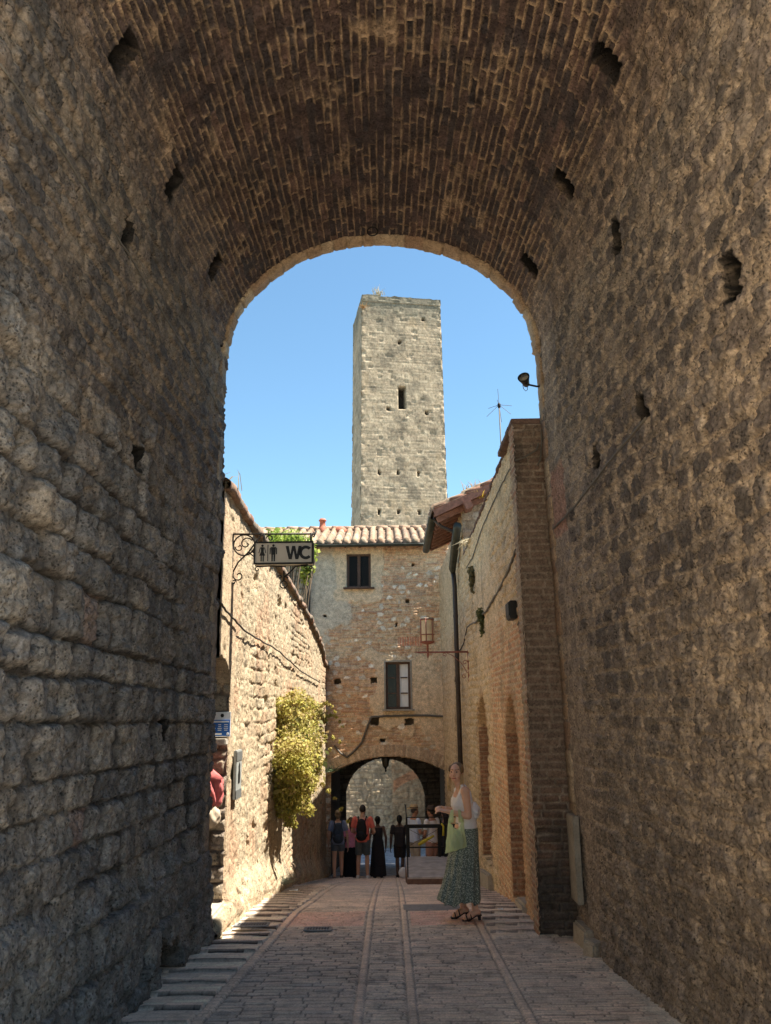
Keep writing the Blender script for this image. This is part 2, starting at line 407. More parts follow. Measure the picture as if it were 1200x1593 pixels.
    cV = mix(cV, (.29, .205, .122), mo * (.72 + .28 * patch))
    cV = mix(cV, (.2, .145, .10), smear * smear2 * .3)
    cV = mix(cV, (.20, .12, .085), (b1 > .97) * .3); cV = mix(cV, (.03, .026, .025), sst(.5, .7, fbm(Y * 2.2 + 9, sv * 2.2, 89, 5)) * .25)
    # flanks of the vault melt into the walls' mortared rubble
    f = np.minimum(sv, VL - sv); k = sst(-.15, .95, f + (fbm(Y * 3, sv * 4, 101, 4) - .5) * .5)
    side = S > WL + VL / 2
    hW = np.where(side, hR, hL); cW = np.where(side[..., None], cR, cL)
    inv = (S >= WL) & (S <= WL + VL)
    h = np.where(inv, hV * k + hW * (1 - k), hW)
    c = np.where(inv[..., None], mix(cW, cV, k), cW)
    # ---- scaffold holes; the shade inside is put into the colour
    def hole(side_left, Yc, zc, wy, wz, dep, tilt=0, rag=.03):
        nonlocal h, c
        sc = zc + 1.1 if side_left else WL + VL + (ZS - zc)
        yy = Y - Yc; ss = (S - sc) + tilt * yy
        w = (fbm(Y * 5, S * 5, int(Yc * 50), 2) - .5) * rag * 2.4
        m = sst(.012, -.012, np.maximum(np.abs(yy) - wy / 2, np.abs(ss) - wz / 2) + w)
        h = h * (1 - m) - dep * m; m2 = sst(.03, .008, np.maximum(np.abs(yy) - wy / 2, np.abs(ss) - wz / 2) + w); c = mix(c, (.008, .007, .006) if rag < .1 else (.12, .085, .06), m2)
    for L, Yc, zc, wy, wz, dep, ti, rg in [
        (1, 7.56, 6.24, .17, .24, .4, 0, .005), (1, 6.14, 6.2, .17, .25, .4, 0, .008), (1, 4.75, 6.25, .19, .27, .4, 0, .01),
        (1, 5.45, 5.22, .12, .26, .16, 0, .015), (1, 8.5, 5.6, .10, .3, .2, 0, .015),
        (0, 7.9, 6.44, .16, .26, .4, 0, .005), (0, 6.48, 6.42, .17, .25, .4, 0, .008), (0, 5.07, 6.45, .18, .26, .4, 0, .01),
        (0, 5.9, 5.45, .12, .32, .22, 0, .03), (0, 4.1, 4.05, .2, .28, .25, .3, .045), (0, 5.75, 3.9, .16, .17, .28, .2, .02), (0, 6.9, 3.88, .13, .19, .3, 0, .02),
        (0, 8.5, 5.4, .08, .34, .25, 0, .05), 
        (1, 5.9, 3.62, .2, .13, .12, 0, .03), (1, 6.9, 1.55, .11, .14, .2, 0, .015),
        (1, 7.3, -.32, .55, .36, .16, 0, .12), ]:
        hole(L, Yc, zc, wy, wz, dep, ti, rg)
    e_ = sst(GB, GB + .07, Y + (rough * .03)); e_ = np.where(Y <= GB + .001, 0, e_); h = h * e_ - .055 * (1 - e_)   # the near edge rounds back to the outer face
    P = np.stack([X + nx * h, Y, Z + nz * h], -1)
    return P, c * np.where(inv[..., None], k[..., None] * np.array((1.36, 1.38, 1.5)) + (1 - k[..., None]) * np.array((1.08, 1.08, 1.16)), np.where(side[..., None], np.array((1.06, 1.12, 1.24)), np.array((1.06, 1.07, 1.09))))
dS = .0115
Sv = np.concatenate([np.linspace(0, WL, int(WL / dS)), WL + np.linspace(0, VL, int(VL / dS))[1:], WL + VL + np.linspace(0, WL, int(WL / dS))[1:]])
i1, i2 = int(WL / dS), int(WL / dS) + int(VL / dS) - 1
Yv = np.concatenate([np.arange(GB, 2.9, .016), np.arange(2.9, GF + .0001, .0125)]); Yv[-1] = GF
P, c = gate_surface(Sv, Yv)
grid_obj('inner_wall', P[:, :i1], c[:, :i1], M['gate'], gate)['label'] = 'left inner wall of big worn grey blocks'
grid_obj('vault', P[:, i1 - 1:i2], c[:, i1 - 1:i2], M['vault'], gate)
grid_obj('inner_wall', P[:, i2 - 1:], c[:, i2 - 1:], M['gate'], gate)['label'] = 'right inner wall of rubble in tan mortar'
# arch ring at the far end: a thin band of dressed voussoirs standing slightly proud
n = 900
Sr = np.linspace(.2, 2 * WL + VL - .2, n)
prow = [(GF - .19, -.06), (GF - .19, .035), (GF - .17, .05), (GF - .14, .052), (GF - .1, .052), (GF - .01, .05), (GF + .012, .03), (GF + .012, -.7)]
PR = np.zeros((len(prow), n, 3)); CR = np.zeros((len(prow), n, 3))
dq, e1, e2, e3 = coursed(Sr[None, :], 0 * Sr[None, :], 3, (5, 6), (.12, .3), .006, .01, 0)
for i, (yy, hh) in enumerate(prow):
    X, Z, nx, nz = profile(Sr, np.full(n, yy))
    inside = Sr > WL + VL
    j = dome(dq[0], .02)
    h2 = hh - (1 - j) * .02 * (hh > 0) + (e1[0] - .5) * .028 * (hh > 0) + (fbm(Sr * 14, Sr * 0 + yy * 9, 4, 3) - .5) * .02 * (hh > 0)
    low = (Sr < WL) | inside
    h2 = np.where(low & (hh > 0), h2 * .6 - .012, h2)
    PR[i] = np.stack([X + nx * h2, np.full(n, yy), Z + nz * h2], -1)
    cc = pal(e2[0], [(.36, .25, .16), (.42, .31, .2), (.30, .19, .125), (.45, .35, .24)])
    cc = mix(cc, (.25, .215, .175), low * (Sr < WL) * .75); CR[i] = mix(cc, (.2, .15, .1), (1 - j) * .7)
grid_obj('arch_ring', PR, CR, M['brick'], gate)
# outer masonry of the gate: faces at both ends, sides and top
ov = []; of = []
Se = np.linspace(0, 2 * WL + VL, 160)
for yy in (GF, GB):
    X, Z, nx, nz = profile(Se, np.full(160, yy))
    for k in range(160):
        dx, dz = X[k] - 0, Z[k] - 3.5
        s = min(5.5 / max(abs(dx), 1e-6), (6.2 if dz > 0 else 4.6) / max(abs(dz), 1e-6))
        ov.append((X[k] - nx[k] * .05, yy, Z[k] - nz[k] * .05)); ov.append((dx * s, yy, 3.5 + dz * s))
for b in (0, 320):
    of += [(b + 2 * k, b + 2 * k + 1, b + 2 * k + 3, b + 2 * k + 2) for k in range(159)]
of += [(2 * k + 1, 320 + 2 * k + 1, 320 + 2 * k + 3, 2 * k + 3) for k in range(159)]
MB().add(ov, of).build('outer_wall', stone_mat('gate_outer_stone', 3, 25, .3, .4, .6, .03, color=(.3, .25, .18)), gate)
# dressed pale block and plinth at the foot of the right side
mb = MB(); mb.box((aR(8.4) + .015, 8.50, .25), (.06, .30, .80)); mb.build('marble_block', M['marble'], gate, bevel=.008)
mb = MB(); mb.box((1.84, 8.38, -.46), (.16, .42, .26), (0, .05, .05)); mb.box((1.80, 7.95, -.44), (.14, .16, .18), (.1, .0, .5)); mb.build('plinth_stone', M['slab'], gate, bevel=.02)
# ------------------------------------------------------------------ things fixed to the gate
p = atY(580, 366, 8.40)
ring = MB(); rc = Vector((p.x, 8.34, profile(np.array([WL + VL / 2]), np.array([8.34]))[1][0] - .075))
ring.tube([rc + Vector((.062 * math.sin(a), .01 * math.cos(a), .062 * math.cos(a))) for a in np.linspace(0, 2 * math.pi, 25)[:-1]], .008, 6, True)
rg = ring.build('iron_ring', M['iron'], None, True); tag(rg, 'small black iron ring hanging from the top of the arch', 'ring')
lampY = 8.62; p = atY(816, 592, lampY)
wl = empty('spot_lamp', (aR(8.6), lampY, p.z - .07), 0, 'small dark flood lamp on a thin arm at the right edge of the arch', 'lamp')
h0 = Vector((p.x - aR(8.6), -.02, .07))
mb = MB(); rings = []
ax = Vector((-.35, -.75, .35)).normalized(); u = ax.orthogonal().normalized(); w = ax.cross(u)
for q, r in ((-.1, .022), (-.085, .035), (-.03, .045), (.03, .066), (.05, .07), (.052, .062), (.03, .055)):
    rings.append([h0 + ax * q + (u * math.cos(a) + w * math.sin(a)) * r for a in np.linspace(0, 2 * math.pi, 19)[:-1]])
mb.loft(rings); mb.build('lamp_head', M['iron'], wl, True)
mb = MB(); mb.loft([[h0 + ax * q + (u * math.cos(a) + w * math.sin(a)) * .054 for a in np.linspace(0, 2 * math.pi, 19)[:-1]] for q in (.034, .037)]); mb.build('lens', M['marble'], wl, True)
MB().tube([(.06, 0, .0), (-.04, 0, -.005), (h0.x, h0.y, h0.z - .05)], .012, 8).build('arm', M['iron'], wl, True)
MB().tube([(h0.x + .03, 0, h0.z - .06), (h0.x + .03, 0, h0.z - .11), (h0.x + .01, 0, h0.z - .13), (h0.x - .015, 0, h0.z - .1), (h0.x - .02, 0, h0.z - .05)], .004, 6).build('wire_loop', M['cable'], wl, True)
def wall_line(name, pix, X, r, mat, label, jit=.0, yfix=None, cat='cable', sub=8):
    pts = [(atX(x, y, X) if yfix is None else atY(x, y, yfix)) for x, y in pix]; out = []
    for a, b in zip(pts[:-1], pts[1:]):
        for k in range(sub): out.append(a.lerp(b, k / sub) + Vector((0, 0, jit * (random.random() - .5))))
    out.append(pts[-1])
    return tag(MB().tube(out, r, 6).build(name, mat, None, True), label, cat)
wall_line('wall_cable', [(0, 100), (90, 225), (200, 395), (262, 500), (318, 590), (342, 640)], -1.82, .007, M['cable'], 'thin grey cable running diagonally down the left wall of the gateway', .012)
wall_line('wall_cable', [(1005, 650), (945, 722), (895, 787), (862, 822)], 1.795, .011, M['cable'], 'thin tan cable slanting down the right wall of the gateway', .008)
# ================================================================== GROUND AND PAVING
Yg = np.array(GY, float); Yg = np.concatenate([np.arange(-40, 45, 1.), [60, 100, 200, 400]])
Xg = np.array([-300, -100, -40, -15, -6, -3, 3, 6, 15, 40, 100, 300.])
YY, XX = np.meshgrid(Yg, Xg, indexing='ij')
g = grid_obj('ground', np.stack([XX, YY, gz(YY) - .12], -1), np.zeros(YY.shape + (3,)), M['earth']); tag(g, kind='structure')
def road(X, Y):
    base = gz(Y)
    kl = np.interp(Y, [5, 6, 11.5, 14, 24], [-1.41, -1.36, -1.08, -1.03, -1.0]); kr = np.interp(Y, [5, 24], [.93, .97])
    rough = fbm(X * 14, Y * 14, 3, 4) - .5; big = fbm(X * .9, Y * .9, 31, 4)
    wob = (fbm(X * .8, Y * .8, 9, 3) - .5) * .03
    # transverse brick rows of several sizes
    dA, a1, a2, a3 = coursed(X, Y + wob, 4, (.074, .084), (.21, .25), .005, .005, .006, 2, 1.5)
    dC, c1, c2, c3 = coursed(X, Y + wob, 6, (.056, .066), (.2, .28), .0045, .005, .006, 2, 1.6)
    left = X < -.30
    far = sst(8.6, 9.3, Y)
    jA = sst(.0, .007, dA); jC = sst(.0, .006, dC)
    d_raw = np.where(left & (far < .5), dA, dC); d = np.where(left, jA * (1 - far) + jC * far, jC); r = np.where(left, a2 * (1 - far) + c2 * far, c2); r3 = np.where(left, a3, c3)
    h = (d - 1) * np.where(left, .015, .012) + (r3 - .5) * .008 + rough * .006
    c = pal(r, [(.20, .158, .128), (.245, .195, .155), (.175, .145, .122), (.225, .172, .138)])
    holes_ = sst(.62, .72, fbm(X * 9, Y * 9, 61, 3)); c = mix(c, (.028, .024, .022), (1 - d) * np.where(left, .95, .75)); c = mix(c, (.05, .043, .038), sst(.010, .0, d_raw) * holes_ * .8)
    # red bands across the way and along its joints
    band = sst(9.42, 9.46, Y) * sst(10.32, 10.28, Y) * ((X < -.32) | (X > .2))
    c = mix(c, (.28, .15, .115), band * .55)
    c = mix(c, (.27, .2, .165), sst(10.0, 11.5, Y) * .45)
    # lengthwise strips
    def strip(x0, w, col):
        nonlocal h, c
        e = np.abs(X - x0); m = sst(w / 2, w / 2 - .006, e); edge = sst(w / 2 + .02, w / 2 + .006, e) * sst(w / 2 - .006, w / 2 + .004, e)
        fr = (Y / .27) % 1; jt = sst(.0, .03, np.minimum(fr, 1 - fr))
        h = h * (1 - m) + m * (.003 + (jt - 1) * .008); h = h - edge * .014
        c = mix(c, np.array(col) * .88, m * .55); c = mix(c, (.06, .05, .042), m * (1 - jt) * .5 + edge * .45 * (.4 + fbm(X * 3, Y * 6, 77, 3)))
    strip(-.255, .062, (.26, .195, .155)); strip(.13, .062, (.26, .2, .16)); strip(kl, .085, (.27, .205, .16)); strip(kr, .07, (.245, .19, .155))
    # ribbed margins: low risers facing the gate, treads falling away
    pit = .36
    ribs = (X < kl - .05) | ((X > kr + .05) & (Y > 8.75))
    fr = ((Y + .02 * np.sin(X * 3)) / pit) % 1
    hh = .032 * (1 - fr) * sst(0, .035, fr) + .0 - .006
    dt, t1, t2, t3 = coursed(X, Y, 8, (.36 / 3, .36 / 3 + .001), (.22, .3), .003, .01, .004)
    ct = pal(hsh(np.floor(Y / pit), np.floor(X / 9), 4) * .6 + t2 * .4, [(.215, .175, .14), (.26, .21, .165), (.2, .165, .135)])
    ct = mix(ct, (.2, .12, .09), sst(.2, .08, fr) * .4); ct = mix(ct, (.03, .025, .022), sst(.06, .02, fr) * .9 + (1 - sst(0, .006, dt)) * .3)  # risers darkened: their shade is put into the colour, beside dark joints
    h = np.where(ribs, hh + rough * .006 + (t3 - .5) * .004, h); c = np.where(ribs[..., None], ct, c)
    dirt = sst(.5, .75, big); c = mix(c, (.14, .12, .105), dirt * .35)
    edge = np.minimum(X + 1.95, 1.9 - X); c = mix(c, (.2, .18, .15), sst(.22, .05, edge + rough * .2) * .6 * (1 - ribs * .85))
    return base + h, np.clip(c * np.array((3.45, 3.5, 3.4)), 0, .8)
parts = []
Xr = np.arange(-2.16, 2.1, .012)
for y0, y1, dy in ((2.5, 11.0, .0125), (11.0, 24.5, .03)):
    Yr = np.arange(y0, y1 + dy * .9, dy); YY, XX = np.meshgrid(Yr, Xr, indexing='ij')
    z, c = road(XX, YY); parts.append((np.stack([XX, YY, z], -1), c))
P = np.concatenate([parts[0][0][:-1], parts[1][0]], 0); c = np.concatenate([parts[0][1][:-1], parts[1][1]], 0)
tag(grid_obj('road', P, c, M['road']), kind='structure')
# far lower street, paved in grey
Yr = np.arange(24.5, 44, .08); Xr2 = np.arange(-7, 7.01, .08); YY, XX = np.meshgrid(Yr, Xr2, indexing='ij')
dd, r1, r2, r3 = coursed(XX, YY, 15, (.25, .35), (.4, .6), .01, .02)
cc = mix(pal(r2, [(.5, .5, .52), (.56, .56, .58), (.46, .465, .49)]), (.14, .14, .14), (1 - sst(0, .02, dd)) * .6)
tag(grid_obj('lower_street', np.stack([XX, YY, gz(YY) - .012 * (1 - sst(0, .02, dd))], -1), cc, M['road']), kind='structure')
# unseen pale square behind the camera, added to bounce sunlight
Yr = np.arange(-40, 2.51, .25); YY, XX = np.meshgrid(Yr, np.arange(-30, 30.1, .5), indexing='ij')
tag(grid_obj('reflector_paving', np.stack([XX, YY, gz(YY) - .016], -1), np.tile([.6, .52, .41], YY.shape + (1,)), M['road']), kind='structure')
def grate(x, y, w, l, label, nb, lift=.012):
    p = atG(x, y); e = empty('drain_grate', (p.x, p.y, gz(p.y) + lift), 0, label, 'drain grate')
    sl = -math.atan(.06)
    mb = MB()
    for s in (-1, 1): mb.box((0, s * l / 2, -.06 * s * l / 2), (w, .025, .012), (sl, 0, 0)); mb.box((s * w / 2, 0, 0), (.025, l, .012), (sl, 0, 0))
    mb.build('frame', M['slate'], e)
    mb = MB()
    for k in range(nb): mb.box((-w / 2 + w * (k + .5) / nb, 0, .001), (w / nb * .45, l, .008), (sl, 0, 0))
    mb.build('bars', M['slate'], e)
    MB().box((0, 0, -.009), (w, l, .004), (sl, 0, 0)).build('pit', M['black'], e)
grate(495, 1447, .27, .16, 'small iron drain grate set in the middle of the paving', 9)
p = atG(392, 1448); grate(392, 1448, .34, .16, 'iron drain grate in the ribbed left margin beside the sunlit wall', 12, .06)
p = atG(672, 1413); q = MB().box((p.x, p.y, gz(p.y) + .006), (.68, .42, .012), (-math.atan(.0588), 0, 0)).build('cover_slab', M['slate'], None); tag(q, 'dark grey rectangular cover slab in the paving near the woman', 'cover')
for (x, y, s, lab) in ((457, 1394, .1, 'crumpled white paper scrap on the ribbed left margin'), (779, 1424, .05, 'tiny white paper scrap on the ribs behind the woman')):
    p = atG(x, y); mb = MB(); rng = random.Random(x); k = 9
    vs = [(p.x + (i % 3 - 1) * s * .6, p.y + (i // 3 - 1) * s * .4, gz(p.y) + .062 + rng.random() * s * .3) for i in range(9)]
    vs += [(v[0], v[1], v[2] - .004) for v in vs]
    f = [(a, a + 1, a + 4, a + 3) for a in (0, 1, 3, 4)]; f += [tuple(i + 9 for i in q[::-1]) for q in f]
    o = [0, 1, 2, 5, 8, 7, 6, 3]; f += [(o[i], o[i - 1], o[i - 1] + 9, o[i] + 9) for i in range(8)]
    tag(mb.add(vs, f).build('paper_scrap', M['white'], None), lab, 'litter')
# unseen house added left behind the camera to bounce sunlight into the gate
ph = empty('reflector_house', (-3.6, -4.5, .5), 0, 'unseen pale plastered house added before the gateway to bounce sunlight', 'house')
MB().box((-2.5, 0, 3.6), (5.0, 13.6, 8.6)).build('wall', stone_mat('pale_plaster', 3, 25, .1, .15, .3, .01, color=(.72, .6, .44)), ph)
MB().prism([(-2.9, 0), (2.9, 0), (0, 1.3)], (-2.5, -6.9, 7.92), (1, 0, 0), (0, 0, 1), (0, 13.8, 0)).build('roof', M['terra'], ph)
for y_ in (-4.2, -1.2, 1.8, 4.8):
    for z_ in (1.6, 5.2):
        f_ = MB().box((.02, y_, z_), (.08, 1.0, 1.7)).build('window', M['wood'], ph); MB().box((.05, y_, z_), (.03, .8, 1.5)).build('pane', M['glass'], f_)
# ================================================================== LEFT STREET WALL (sunlit)
LX = -1.85
def ltop(Y): return np.interp(Y, [8.7, 11.1, 13.3, 18.5, 22.0, 22.6, 24.1], [4.22, 4.16, 4.05, 3.78, 3.35, 3.1, 2.9])
lw = empty('street_wall', (LX, 8.72, -.5), 0, 'tall sunlit rubble stone wall along the left side of the street', 'wall')
def lp(o):                      # parts are built in world coordinates
    o.parent = lw; o.matrix_parent_inverse = Matrix.Translation(-Vector(lw.location)); return o
Yv = np.concatenate([np.arange(8.72, 14.5, .018), np.arange(14.5, 24.02, .03)]); tv = np.linspace(0, 1, 330)
Y, T = np.meshgrid(Yv, tv, indexing='ij'); zb = gz(Y) - .25; Z = zb + T * (ltop(Y) - zb)
rough = fbm(Y * 9, Z * 9, 3, 5, .62) - .5; r2_ = fbm(Y * 28, Z * 28, 8, 3, .6) - .5; big = fbm(Y * .8, Z * .8, 43, 4)
d, a1, a2, a3 = coursed(Y, Z, 15, (.10, .24), (.16, .42), .006, .035, .05, 1.8)
dv_, v1, v2, v3 = voro(Y, Z, 36, .16, .10, .95, .04)
pl = sst(.42, .6, fbm(Y * .7, Z * .9, 87, 4) + .14 * sst(1.6, 3.2, Z))     # remains of render higher up
h = dome(d, .03) * .022 * (1 - pl * .8) + (a1 - .5) * .02 * (1 - pl * .6) + rough * .045 + r2_ * .02
pit = sst(.68, .76, fbm(Y * 3.2, Z * 2.6, 66, 4)) ; h = h - pit * .06 - (a3 > .95) * sst(0, .02, d) * .08 * (1 - pl)
c = pal(a2, [(.42, .335, .22), (.50, .41, .28), (.37, .29, .19), (.46, .35, .22), (.43, .30, .19)])
c = mix(c, (.33, .26, .17), (1 - sst(0, .015, d)) * .6)
c = mix(c, (.50, .40, .265), pl * .75)
c = mix(c, (.20, .165, .12), sst(.55, .8, fbm(Y * 5, Z * 2.2, 21, 4)) * .5)
c = mix(c, (.44, .25, .15), sst(.62, .75, fbm(Y * 1.4, Z * 1.1, 121, 3)) * .5)
h = h + sst(.55, .1, Z - gz(Y)) * (.05 + .12 * fbm(Y * 2.2, Z * 2.2, 17, 3))
# arched doorway just beyond the gate
dt = np.where(np.abs(Y - 9.0) < .62, 1.72 + .55 * np.sqrt(np.clip(1 - ((Y - 8.93) / .53) ** 2, 0, 1)), 0)
door = sst(9.46, 9.44, Y) * sst(0.02, -.02, Z - dt) * sst(-.34, -.31, Z)
h = h * (1 - door) - .55 * door; c = mix(c, (.2, .16, .12), door * .8)
jam = sst(9.75, 9.65, Y) * (1 - door) * sst(-.3, -.25, Z); h = h * (1 - .65 * jam) + .02 * jam; c = mix(c, (.50, .38, .25), jam * .6)
lp(grid_obj('masonry', np.stack([LX + h, Y, Z], -1), c * .87, M['lime']))
# far reveal of the doorway: rough stones seen face on
Xr = np.arange(LX - .55, LX + .015, .012); Zr = np.arange(-.4, 2.2, .012); X, Z = np.meshgrid(Xr, Zr, indexing='ij')
d, a1, a2, a3 = coursed(X, Z, 18, (.1, .2), (.14, .3), .006, .04, .03, 3)
h = dome(d, .04) * .04 + (fbm(X * 14, Z * 14, 4, 4) - .5) * .04
lp(grid_obj('reveal', np.stack([X, 9.425 - h, Z], -1), mix(pal(a2, [(.3, .24, .17), (.38, .31, .22), (.26, .21, .16)]), (.17, .13, .1), 1 - sst(0, .015, d)), M['lime'],
            mask=(Z < 1.72 + .5 * np.sqrt(np.clip(1 - (.93 * .5 / .53) ** 2 * 0, 0, 1)))[:-1, :-1]))
mb = MB(); mb.box((-2.03, 9.34, 1.36), (.40, .16, .07)); lp(mb.build('lintel', M['slab'], None, bevel=.01))
mb = MB(); mb.box((-2.0, 9.12, -.42), (.40, .84, .22)); lp(mb.build('doorstep', M['slab'], None, bevel=.025))
mb = MB(); mb.box((-2.02, 9.02, .55), (.06, .07, 1.62)); lp(mb.build('door_frame', M['pinewood'], None, bevel=.008))
mb = MB(); mb.box((-2.36, 9.08, .6), (.04, .68, 1.7)); lp(mb.build('door', M['wood'], None))
# coping of worn bricks, back and top
Yc = np.arange(8.72, 24.0, .03); prof = [(-.02, -.09), (.07, -.09), (.085, -.05), (.085, 0), (.04, .03), (-.2, .06), (-.42, .02), (-.45, -.1)]
PC = np.zeros((len(Yc), len(prof), 3)); fr = (Yc / .26) % 1; jt = sst(0, .06, np.minimum(fr, 1 - fr)); rnd = hsh(np.floor(Yc / .26), np.floor(Yc / .26) * 0, 5)
for i, (a, b) in enumerate(prof):
    PC[:, i] = np.stack([LX + a + (rnd - .5) * .035 - (1 - jt) * .02, Yc, ltop(Yc) + b + (rnd - .5) * .03 + (fbm(Yc * 5, Yc * 0 + i, 3, 3) - .5) * .03 - (1 - jt) * .012], -1)
cc = np.repeat(mix(pal(hsh(np.floor(Yc / .26), np.floor(Yc * 0), 9), [(.22, .13, .09), (.30, .2, .14), (.2, .16, .12)]), (.1, .08, .06), 1 - jt)[:, None], len(prof), 1)
lp(grid_obj('coping', PC, cc, M['brick']))
mb = MB(); YY = [8.72, 11.1, 13.3, 18.5, 22.0, 24.0]
for a, b in zip(YY[:-1], YY[1:]):
    vs = [(x, y, z) for y in (a, b) for x, z in ((LX - .06 if y > 9.6 else LX - .7, gz(y) - .3), (LX - .7, gz(y) - .3), (LX - .7, float(ltop(y)) - .05), (LX - .06, float(ltop(y)) - .05))]
    mb.add(vs, [(1, 5, 6, 2), (2, 6, 7, 3)])
lp(mb.build('back_face', M['plaster'], None))
mb = MB(); p = atX(404, 1381, LX + .08); mb.box((LX + .07, p.y, p.z), (.05, .24, .26)); tag(mb.build('wall_hatch', M['pinewood'], None, bevel=.006), 'small pale metal hatch low in the sunlit wall', 'hatch')
p = atX(371, 1204, LX + .07); e = empty('notice_board', (LX + .06, p.y, p.z), 0, 'tall narrow grey notice board fixed to the sunlit left wall', 'notice')
MB().box((0, 0, 0), (.035, .34, .54)).build('board', plain('board_grey', (.27, .28, .26), .5, 0, .15), e, bevel=.006)
bd_ = plain('board_dark', (.12, .125, .12), .5)
for z_ in (.20, -.22): MB().box((.02, 0, z_), (.006, .34, .1)).build('band', bd_, e)
mb = MB(); mb.prism([(-.05, -.1), (.05, -.1), (.06, 0), (.03, .06), (.045, .1), (0, .13), (-.04, .09), (-.03, .05), (-.06, 0)], (.018, 0, 0), (0, 1, 0), (0, 0, 1), (.005, 0, 0)); mb.build('emblem', M['black'], e)
wall_line('wall_cable', [(338, 930), (352, 950), (385, 985), (430, 1010), (470, 1045), (498, 1062)], LX + .06, .012, M['dcable'], 'black cable sagging across the sunlit left wall', .02)
# ------------------------------------------------------------------ blue information sign in the doorway
e = empty('info_sign', (-1.915, 9.36, 1.55), 0, 'small blue and white information sign in the doorway beyond the arch', 'sign')
MB().box((0, 0, 0), (.23, .012, .27)).build('board', M['white'], e, bevel=.003)
MB().box((0, -.008, -.04), (.22, .006, .175)).build('blue_field', M['blue'], e)
mb = MB(); rng = random.Random(4)
mb.box((.005, -.0125, .028), (.185, .003, .016))
for r_ in range(4):
    for k in range(3): w_ = .05 * (.6 + .4 * rng.random()); mb.box((-.075 + .07 * k, -.0125, -.004 - .02 * r_), (w_, .003, .008))
mb.box((-.04, -.0125, -.105), (.12, .003, .018)); mb.ell((.088, -.0125, -.105), (.016, .002, .016)); mb.build('lettering', M['white'], e)
MB().prism([(-.012, -.02), (.012, -.02), (.02, 0), (.012, .02), (-.012, .02), (-.02, 0)], (.02, -.0065, .095), (1, 0, 0), (0, 0, 1), (0, -.004, 0)).build('emblem', M['black'], e)
# ------------------------------------------------------------------ pink jacket and beige bag hanging in the doorway
def cloth_blob(name, c, r, mat, label, cat, seed, fold=.12):
    n, m = 40, 26; rings = []
    for i in range(m):
        a = -math.pi / 2 + math.pi * (i + .5) / m; ring_ = []
        for k in range(n):
            b = 2 * math.pi * k / n
            f = 1 + fold * math.sin(b * 5 + seed + 1.5 * math.sin(a * 3)) + fold * .7 * math.sin(b * 9 + a * 4) + .25 * (float(vn(np.array([b * 2.]), np.array([a * 3.]), seed)[0]) - .5)
            ring_.append((c[0] + r[0] * math.cos(a) * math.cos(b) * f, c[1] + r[1] * math.cos(a) * math.sin(b) * f, c[2] + r[2] * math.sin(a)))
        rings.append(ring_)
    return MB().loft(rings)
p = atY(342, 1228, 9.2)
o = cloth_blob('j', (-1.955, 9.2, p.z - .01), (.115, .085, .2), 0, '', '', 3, .24)
o.prism([(-.12, 0), (.13, .03), (.02, .12), (-.05, .17), (-.09, .26), (-.12, .2)], (-1.955, 9.12, p.z + .08), (1, 0, 0), (0, 0, 1), (0, .1, 0))
tag(o.build('hanging_jacket', M['pink'], None, True), 'pink jacket hanging in the doorway beyond the arch', 'jacket')
tag(cloth_blob('b', (-1.97, 9.2, p.z - .27), (.12, .09, .13), 0, '', '', 8, .08).build('hanging_bag', M['beige'], None, True), 'beige and cream bag hanging below the pink jacket', 'bag')
# ------------------------------------------------------------------ WC sign on a wrought iron bracket
SY = 9.35
ws = empty('toilet_sign', (LX, SY, 3.5), 0, 'white WC toilet sign hanging from a wrought iron bracket', 'sign')
def L3(x, y, yy=SY): p = atY(x, y, yy); return Vector((p.x - LX, yy - SY, p.z - 3.5))
a, b = L3(398, 845), L3(487, 878); cx, cz = (a.x + b.x) / 2, (a.z + b.z) / 2; W, Hh = b.x - a.x, a.z - b.z
MB().box((cx, 0, cz), (W, .12, Hh)).build('panel', M['sign'], ws, bevel=.006)
mb = MB()
for s in (-1, 1):
    for yy in (-.062, .062): mb.box((cx, yy, cz + s * (Hh / 2 - .006)), (W + .02, .02, .02)); mb.box((cx + s * W / 2, yy, cz), (.02, .021, Hh))
mb.build('frame', M['iron'], ws)
def letters():
    mb = MB(); u = Hh
    def pol(pts, ox): mb.prism([(ox + x * u, y * u) for x, y in pts], (cx, -.062, cz), (1, 0, 0), (0, 0, 1), (0, -.005, 0))
    t = .13
    pol([(-.34, .3), (-.19, .3), (-.12, -.07), (-.05, .3)][:0] or [(-.36, .3), (-.22, .3), (-.145, -.08), (-.07, .3), (.07, .3), (.145, -.08), (.22, .3), (.36, .3), (.215, -.3), (.08, -.3), (0, .1), (-.08, -.3), (-.215, -.3)], W * .175)
    out = []; inn = []
    for k in range(25):
        a_ = math.radians(42 + 276 * k / 24); out.append((.30 * math.cos(a_), .31 * math.sin(a_))); inn.append((.165 * math.cos(a_), .18 * math.sin(a_)))
    for k in range(24):
        pol([out[k], out[k + 1], inn[k + 1], inn[k]], W * .385)
    return mb
letters().build('lettering', M['black'], ws)
